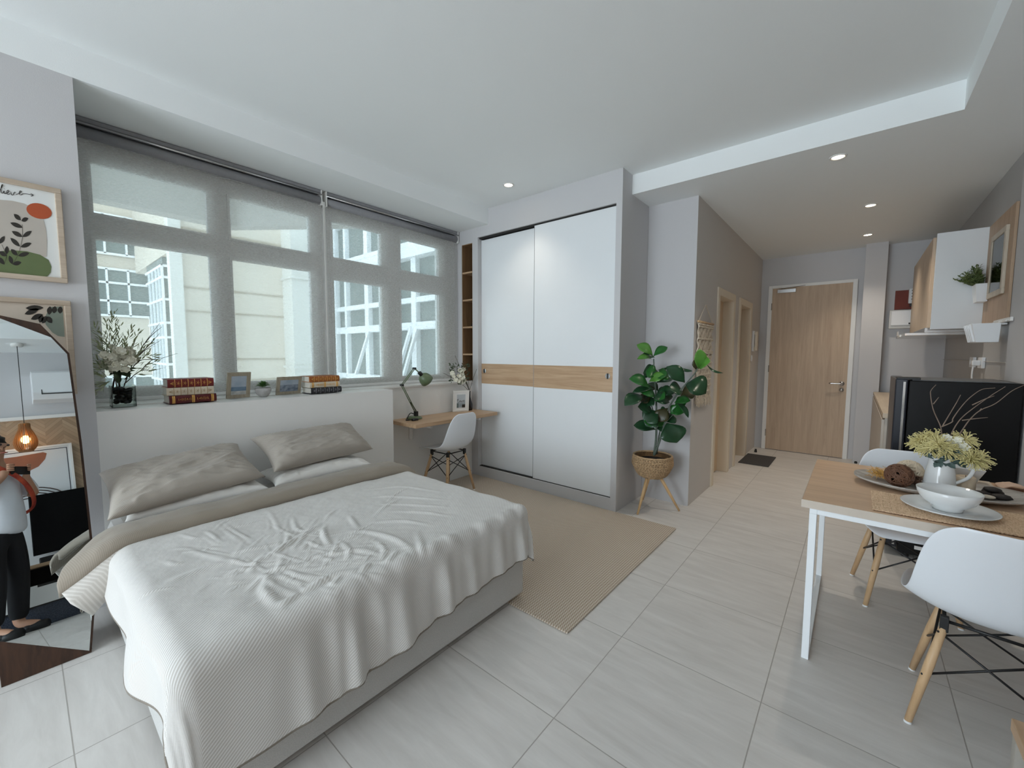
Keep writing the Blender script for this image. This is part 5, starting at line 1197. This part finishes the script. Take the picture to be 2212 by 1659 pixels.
for l in ([(2034, 945), (2032, 922), (2016, 885), (2010, 852), (2012, 842), (2022, 831)], [(2016, 873), (2028, 858)], [(2035, 922), (2048, 900), (2066, 870), (2075, 853)], [(2034, 922), (2056, 912), (2058, 905), (2068, 890), (2084, 870), (2100, 855), (2122, 841), (2150, 838)], [(2056, 935), (2066, 917), (2080, 900), (2105, 880), (2140, 855), (2172, 835)], [(2100, 875), (2128, 862), (2148, 855)], [(2078, 930), (2096, 905), (2118, 886), (2150, 872), (2185, 845), (2212, 832)], [(2116, 888), (2120, 882)], [(2078, 908), (2110, 904), (2134, 902)]):
    p = spline([PJ(x, y, .01) for x, y in l], 5); tw.tube(p, [lerp(.0026, .0011, i/(len(p)-1)) for i in range(len(p))], 6)
for (x, y) in ((2034, 945), (2056, 935), (2078, 930)): tw.tube([neck-Vector((0, 0, .05)), PJ(x, y)], .0026, 6)
tw.build('twigs', mat('grey_brown_twig', (134, 116, 102), .8, noise_s=40, noise_a=.15), t)
M_yl = mat('pale_yellow_petal', (238, 228, 172), .7, noise_s=18, col2=(206, 196, 132)); M_wh = MATS['petal_white']
for (x, y, d, R, n) in ((1990, 955, -.03, .066, 110), (2008, 968, -.07, .062, 100), (2030, 962, -.08, .066, 110), (2020, 945, .0, .06, 90), (2048, 972, -.06, .06, 90), (2085, 950, -.01, .060, 130), (2100, 992, -.06, .062, 110), (2116, 990, -.02, .062, 110), (2000, 945, .05, .06, 80)):
    c = PJ(x, y, d); mb = MB(); o_ = Vector((0, 0, .55))-FD*.35+(c-neck).normalized()*.7; o_.normalize(); a = o_.orthogonal().normalized(); b = o_.cross(a)
    for k in range(n):
        w = rnd.uniform(0, 2*PI); e = 1.75*math.sqrt(rnd.random()); sd_ = a*math.cos(w)+b*math.sin(w); tan = b*math.cos(w)-a*math.sin(w); L = R*rnd.uniform(.6, 1.0)
        dr = o_*math.cos(e)+sd_*math.sin(e); p0 = c-o_*.012; p1 = p0+dr*L*.55+o_*L*.10; p2 = p0+dr*L*.9+sd_*L*.06+tan*rnd.uniform(-.2, .2)*L; p3 = p2+(o_*rnd.uniform(-.1, .35)+tan*rnd.uniform(-.3, .3)+Vector((0, 0, -.1)))*L*.4
        q = spline([p0, p1, p2, p3], 3); mb.tube(q, [.0014]*4+[.0019]*4+[.0016]*(len(q)-8), 4)
    mb.build('spider_bloom', M_yl, t, smooth=True); MB().tube(spline([neck-Vector((0, 0, .06)), neck.lerp(c, .5), c], 4), .003, 6).build('stem', MATS['stem_green'], t)
mb = MB()
for (x, y) in ((2052, 958), (2062, 955), (2068, 962), (2078, 960), (2086, 968), (2070, 950), (2046, 946)):
    blossom(mb, PJ(x, y, -.045), .02, (-1, .3, .6), rnd, 6)
mb.build('small_white_blossoms', M_wh, t, smooth=True)
mb = MB()
for k in range(46):
    p = PJ(rnd.uniform(2015, 2085), rnd.uniform(975, 998), rnd.uniform(-.06, .03)); d = Vector((rnd.uniform(-1, .4), rnd.uniform(-.8, .8), rnd.uniform(-.6, .5))).normalized(); mb.leaf(p, p+d*.05, .026, (-1, 0, .6), .1, 4, .25, .6)
mb.build('blue_green_leaves', mat('eucalyptus', (98, 118, 114), .6, noise_s=16, col2=(62, 84, 74)), t)
# square bowl, plate under it, napkin
SC = Vector((3.085, -.43, ZB))
o = MB().box(2.985, 3.185, -.56, -.27, ZB, ZB+.005).build('placemat', mat('pale_mat', (214, 200, 182), .8, noise_s=60, noise_a=.06), bevel=.002); tag(o, 'pale cloth placemat under the square bowl on the fridge side of the table', 'placemat')
mb = MB(); 
def sq(r, z): return [(SC.x+r*a, SC.y+r*b, ZB+.006+z) for a, b in ((-1, -1), (1, -1), (1, 1), (-1, 1))]
L_ = [sq(.05, 0), sq(.056, .006), sq(.086, .086), sq(.082, .086), sq(.051, .012)]
vs = [v for r in L_ for v in r]; fs = [(3, 2, 1, 0), (16, 17, 18, 19)]+[(4*i+k, 4*i+(k+1) % 4, 4*i+4+(k+1) % 4, 4*i+4+k) for i in range(4) for k in range(4)]
o = mb.add(vs, fs).build('square_bowl', M_por, bevel=.006); tag(o, 'square white flared bowl behind the jug', 'bowl')
P = []
for i in range(15):
    P.append([(3.085+.07*(u:=i/14*2-1)*(1-.1*abs(j/14*2-1)), -.62+.05*(j/14*2-1), ZB+.006+.022*(1-(j/14*2-1)**2)*(1-.3*u)+.003*noise.noise(Vector((i*.5, j*.5, 2)))) for j in range(15)])
o = MB().grid(P).build('folded_napkin', mat('blush_linen', (220, 190, 168), .9, noise_s=40, noise_a=.05), smooth=True, solid=.004); tag(o, 'folded blush linen napkin on the table beyond the candle', 'napkin')
# ------------------------------------------------------------------ side of the room behind the camera (seen in the mirror)
t = thing('media_console', 'long low media console with an oak top and open dark bays', 'console', (.1, -.56, 0))
CY = -.325; CX0, CX1 = -1.9, 1.465; ZC = .55
MB().box(CX0, CX1, YR+.005, CY, ZC-.03, ZC).build('top', M_oakx, t, bevel=.002)
MB().box(CX1-.03, CX1-.002, YR+.005, CY+.004-.008, .0, ZC-.03).build('side_panel', mat('grey_ash', (176, 170, 160), .6, noise_s=30, noise_a=.08, stretch=(1, 1, .1)), t)
MB().box(CX0, CX0+.03, YR+.005, CY-.004, .0, ZC-.03).build('side_panel', M_white, t)
MB().box(CX0+.03, CX1-.03, YR+.005, YR+.02, .18, ZC-.03).box(CX0+.03, CX1-.03, YR+.02, CY-.01, .178, .19).build('bay_lining', M_dark, t)
for k in range(4):
    x = CX0+.05+k*.835
    d = MB().box(x, x+.80, CY-.02, CY, .19, .365).build('drawer_front', M_white, t, bevel=.002)
    MB().box(x+.25, x+.55, CY-.012, CY+.001, .345, .3665).build('finger_pull', M_dark, d)
for k in range(1, 4): MB().box(CX0+.03+k*.835, CX0+.05+k*.835, YR+.02, CY-.01, .19, ZC-.03).build('divider', M_white, t)
MB().box(CX0+.03, CX1-.03, YR+.02, CY-.02, 0, .178).build('plinth', mat('speckled_granite', (28, 34, 48), .25, noise_s=120, col2=(70, 78, 92)), t)
t = thing('television', 'black flat television standing on the media console', 'television', (.55, -.66, ZC))
MB().box(.07, 1.12, -.70, -.66, .64, 1.225).build('screen', mat('tv_black', (6, 6, 7), .25, noise_s=3, noise_a=.05, spec=.15), t, bevel=.004)
MB().box(.3, .9, -.74, -.58, ZC+.0005, ZC+.012).box(.55, .65, -.69, -.67, ZC+.01, .66).build('stand', M_black, t, bevel=.003)
o = MB().box(.10, .55, -.56, -.48, ZC+.0005, ZC+.055).build('sound_bar', M_black, bevel=.006); tag(o, 'black sound bar on the console in front of the television', 'speaker')
t = thing('canvas_print', 'large abstract framed print leaning behind the television', 'picture', (-.05, -.76, ZC))
MB().box(-.48, .405, -.785, -.765, ZC+.001, 1.735).build('canvas', mat('print_white', (214, 218, 220), .5, noise_s=5, noise_a=.01), t)
MB().box(-.48, -.465, -.79, -.755, ZC+.001, 1.74).box(.39, .408, -.79, -.755, ZC+.001, 1.74).box(-.465, .39, -.79, -.755, 1.722, 1.74).build('frame', M_white, t)
ln = MB().box(-.45, .372, -.765, -.764, 1.695, 1.702).box(.366, .372, -.765, -.764, ZC+.05, 1.695); ln.build('border_line', mat('navy_ink', (36, 42, 58), .6, noise_s=8, noise_a=.05), t)
bl = [(-.44, 1.66), (.02, 1.66), (.20, 1.675), (.225, 1.66), (.21, 1.60), (.16, 1.53), (.08, 1.49), (-.02, 1.45), (-.08, 1.36), (-.12, 1.26), (-.3, 1.22), (-.44, 1.25)]
MB().prism([(x, -.765, z) for x, z in bl], (0, .0012, 0)).build('brown_shape', mat('print_rust', (150, 96, 72), .6, noise_s=6, noise_a=.05), t)
ar = MB()
for k in range(5):
    r = .16+.035*k; ar.tube([(.06+r*math.cos(w*PI/16), -.7635, 1.10+r*.75*math.sin(w*PI/16)) for w in range(17)], .005, 6)
ar.build('arch_lines', mat('ink_brown', (60, 44, 38), .6, noise_s=8, noise_a=.05), t)
o = S(MB().box(XL+.001, 2.0, YR, YR+.012, ZC, 2.04), 'wall_panelling', herring_mat())
S(MB().box(XL+.001, 2.0, YR, YR+.035, 2.04, 2.075), 'trim_3', M_white)
t = thing('air_conditioner', 'white split air conditioner high on the wall above the television', 'air conditioner', (.6, -.7, 2.2))
ap = [(YR+.001, 2.21), (YR+.001, 2.53), (YR+.15, 2.535), (YR+.20, 2.50), (YR+.205, 2.28), (YR+.15, 2.215)]
MB().prism([(.16, y, z) for y, z in ap], (.86, 0, 0)).build('body', M_plast, t, bevel=.006)
MB().box(.225, .96, YR+.185, YR+.208, 2.262, 2.268).box(.222, .228, YR+.19, YR+.2075, 2.262, 2.31).build('louvre_gap', M_black, t)
t = thing('pendant_lamp', 'slatted wood pendant lamp glowing amber in front of the panelled wall', 'pendant lamp', (.085, -.55, ZL))
LC = Vector((.085, -.55, 1.80)); M_sl = wood('slat_wood', (150, 106, 66), (188, 142, 96), axis=2)
MB().tube([(LC.x, LC.y, ZL), (LC.x, LC.y, LC.z+.14)], .003, 6).build('cord', M_black, t)
MB().lathe([(.045, 0), (.045, -.02), (.01, -.025)], (LC.x, LC.y, ZL), 18).build('ceiling_rose', M_white, t, smooth=True)
MB().cyl((LC.x, LC.y, LC.z+.145), (LC.x, LC.y, LC.z+.135), .036).cyl((LC.x, LC.y, LC.z-.13), (LC.x, LC.y, LC.z-.138), .046).build('ring', M_sl, t)
for k in range(30):
    w = 2*PI*k/30; pr = [(.034, .14), (.036, .09), (.058, .03), (.076, -.04), (.068, -.095), (.044, -.135)]; d = Vector((math.cos(w), math.sin(w), 0)); p = spline([LC+d*r+Vector((0, 0, z)) for r, z in pr], 4); mb = MB()
    for i in range(len(p)-1): mb.bar(p[i], p[i+1], .003, .014, up=d)
    mb.build('slat', M_sl, t)
MB().ball(LC+Vector((0, 0, -.02)), .032, 14, (1, 1, 1.3)).build('bulb', mat('warm_bulb', (255, 190, 110), .5, emit=(255, 186, 104), emit_s=22, noise_s=1, noise_a=0), t, smooth=True)
pl_ = bpy.data.lights.new('pendant_glow', 'POINT'); pl_.energy = 5; pl_.color = (1, .62, .3); pl_.shadow_soft_size = .03; po = bpy.data.objects.new('pendant_glow', pl_); C.objects.link(po); po.location = (0, 0, LC.z-.02-ZL); po.parent = t
# ------------------------------------------------------------------ the photographer
FW = Vector((_f[0], _f[1], 0)).normalized(); RT = Vector((_r0[0], _r0[1], 0)); UP = Vector((0, 0, 1)); O = Vector((-.10, -.135, 0)); HO = Vector((-.05, -.02, 0))
def B(r, f, z): return O+RT*r+FW*f+UP*z
M_skin = mat('skin', (196, 148, 120), .5, noise_s=20, noise_a=.05); M_skin.node_tree.nodes['Principled BSDF'].inputs['Subsurface Weight'].default_value = .05
def skin(name, chains, m, parent, levels=2, label=None):
    """chains: lists of (point, radius); chains that start at an existing point are joined to it"""
    vs, rs, es, roots = [], [], [], []
    def find(p):
        for i, q in enumerate(vs):
            if (q-p).length < 1e-5: return i
    for ch in chains:
        prev = None
        for p, r in ch:
            p = Vector(p); i = find(p)
            if i is None:
                vs.append(p); rs.append(r); i = len(vs)-1
                if prev is None: roots.append(i)
            if prev is not None: es.append((prev, i))
            prev = i
    inv = Matrix.Translation(-parent.location)
    me = bpy.data.meshes.new(name); me.from_pydata([inv @ v for v in vs], es, []); o = bpy.data.objects.new(name, me); C.objects.link(o); o.parent = parent
    me.materials.append(m); s_ = o.modifiers.new('skin', 'SKIN'); s_.use_smooth_shade = True; s_.branch_smoothing = .6
    for i, r in enumerate(rs):
        d = me.skin_vertices[0].data[i]; d.radius = (r, r) if isinstance(r, float) else r; d.use_root = i in roots
    b = o.modifiers.new('sub', 'SUBSURF'); b.levels = levels; b.render_levels = levels
    if label: o['label'] = label
    return o
t = thing('person', 'person standing behind the camera holding a phone in both hands', 'person', O)
pel = B(0, -.02, .93); ab = B(0, -.02, 1.08); che = B(0, -.01, 1.27); nb = B(0, -.015, 1.43); nk = B(0, .02, 1.50)+HO*.6; hd0 = B(0, .045, 1.57)+HO; hd1 = B(0, .05, 1.63)+HO; hd2 = B(0, .045, 1.70)+HO
PHc = CAM; ph = Vector(CAM)
def PH(r, f, u): return ph+Vector(_r)*r+Vector(_f)*f+Vector(_u)*u
shR = B(.17, -.02, 1.40); shL = B(-.17, -.02, 1.40); elR = Vector((.10, -.235, 1.17)); elL = B(-.27, .03, 1.15); wrR = PH(.145, -.045, -.075); wrL = PH(-.065, -.045, -.075); paR = PH(.150, -.032, -.012); paL = PH(-.050, -.032, -.012)
ch = [[(pel, .125), (ab, .12), (che, .13), (nb, .075), (nk, .052), (hd0, .072), (hd1, .088), (hd2, .078)],
      [(hd1, .088), (B(0, .128, 1.612)+HO, .012)], [(hd1, .088), (B(.088, .04, 1.62)+HO, .016)], [(hd1, .088), (B(-.088, .04, 1.62)+HO, .016)],
      [(nb, .075), (shR, .055), (elR, .044), (wrR, .029), (paR, (.034, .016))], [(nb, .075), (shL, .055), (elL, .044), (wrL, .029), (paL, (.034, .016))]]
for s_ in (1, -1):
    hip = B(.095*s_, -.02, .86); kn = B(.10*s_, .0, .48); an = B(.105*s_, -.03, .09); toe = B(.12*s_, .12, .04)
    ch.append([(pel, .125), (hip, .085), (kn, .058), (an, .040), (toe, .034)])
for sd, pa in ((1, paR), (-1, paL)):
    rr = .150 if sd > 0 else -.050
    for k in range(4):                                    # four fingers along the back of the phone, closing on its edge
        u = .030-.017*k; r0 = .0085
        ch.append([(PH(rr-.006*sd, -.030, u), .0095), (PH(rr-.004*sd, -.012, u+.004), .0085), (PH(rr-.022*sd-.004*k*sd, -.002, u+.002), .008), (PH(rr-.044*sd+.003*k*sd, -.003, u), .007)])
    ch.append([(PH(rr-.004*sd, -.034, -.030), .012), (PH(rr-.018*sd, -.032, -.045), .010), (PH(rr-.040*sd, -.026, -.036), .008)])
skin('body', ch, M_skin, t, 2)
skin('trousers', [[(B(0, -.02, .90), .142), (B(0, -.02, .98), .128)]]+[[(B(0, -.02, .90), .142), (B(.098*s_, -.02, .80), .098), (B(.10*s_, .0, .48), .076), (B(.105*s_, -.025, .11), .062)] for s_ in (1, -1)], mat('black_trousers', (20, 20, 24), .85, noise_s=30, noise_a=.1), t, 2, 'black trousers')
skin('shirt', [[(B(0, -.02, .83), .165), (B(0, -.02, .92), .176), (ab, .166), (che, .164), (nb, .09)], [(nb, .088), (shR, .074), (shR.lerp(elR, .55), .072), (shR.lerp(elR, 1.0), .064)], [(nb, .088), (shL, .074), (shL.lerp(elL, .55), .072), (shL.lerp(elL, 1.0), .064)]], mat('white_shirt', (226, 228, 234), .85, noise_s=8, noise_a=.03, bump=.4, bump_s=9), t, 2, 'loose white shirt')
sp_ = [B(-.12, .10, 1.43), B(-.02, .155, 1.33), B(.09, .155, 1.20), B(.17, .10, 1.07), B(.175, -.02, 1.0)]
P = []
pp = spline(sp_, 8)
for i, p in enumerate(pp):
    tg = (pp[min(i+1, len(pp)-1)]-pp[max(i-1, 0)]).normalized(); sd_ = tg.cross(FW).normalized(); P.append([p+sd_*.022*(k-1) for k in range(3)])
MB().grid(P).build('strap', mat('orange_strap', (214, 92, 58), .7, noise_s=14, col2=(150, 36, 34)), t, smooth=True, solid=.006)
hr = MB().ball(B(0, .018, 1.682)+HO, .100, 22, (1, 1, .92), .15); hr.v = [v for v in hr.v]
hm = hr.build('hair', mat('black_hair', (24, 20, 20), .6, noise_s=60, noise_a=.3), t, smooth=True)
for sd_ in (1, -1): MB().ball(B(.034*sd_, .126, 1.645)+HO, .011, 10).build('eye', mat('eye_white'+str(sd_+1), (60, 48, 44), .3, noise_s=5, noise_a=.1), t, smooth=True)
MB().ball(B(0, .118, 1.575)+HO, .02, 10, (1.3, .6, .35)).build('mouth', mat('lips', (166, 96, 84), .5, noise_s=5, noise_a=.05), t, smooth=True)
for sd_ in (1, -1):
    P_ = B(.115*sd_, .045, 0); MB().ball(P_+Vector((0, 0, .035)), .05, 14, (1, 1, .7)).tube([P_-FW*.09+Vector((0, 0, .03)), P_+FW*.12+Vector((0, 0, .028))], [.045, .04], 14).build('shoe', M_black, t, smooth=True)
t = thing('phone', 'black phone held sideways in both hands by the person', 'phone', ph)
mb = MB(); 
def pbox(mb, r0, r1, f0, f1, u0, u1):
    vs = [PH(r, f_, u) for u in (u0, u1) for f_ in (f0, f1) for r in (r0, r1)]; mb.add(vs, [(0, 1, 3, 2), (4, 6, 7, 5), (0, 4, 5, 1), (2, 3, 7, 6), (0, 2, 6, 4), (1, 5, 7, 3)])
pbox(mb, -.026, .150, -.020, -.012, -.055, .018); mb.build('body', M_black, t, bevel=.002)
mb = MB(); pbox(mb, -.024, .012, -.012, -.0095, -.022, .014); mb.build('camera_bump', M_dark, t, bevel=.001)
mb = MB()
for r, u in ((0, .0), (-.014, -.012), (0, -.014)): mb.cyl(PH(r, -.0095, u), PH(r, -.0085, u), .006)
mb.build('lens', mat('lens_glass', (30, 34, 40), .05, noise_s=3, noise_a=.1), t)
# ------------------------------------------------------------------ view
sc = bpy.context.scene
sc.view_settings.view_transform = 'Standard'; sc.view_settings.look = 'None'; sc.view_settings.gamma = 1; sc.view_settings.use_curve_mapping = False
sc.view_settings.exposure = 0.24
sc.cycles.use_denoising = True; sc.cycles.max_bounces = 10; sc.cycles.diffuse_bounces = 6; sc.cycles.glossy_bounces = 4; sc.cycles.transparent_max_bounces = 16; sc.cycles.sample_clamp_indirect = 8
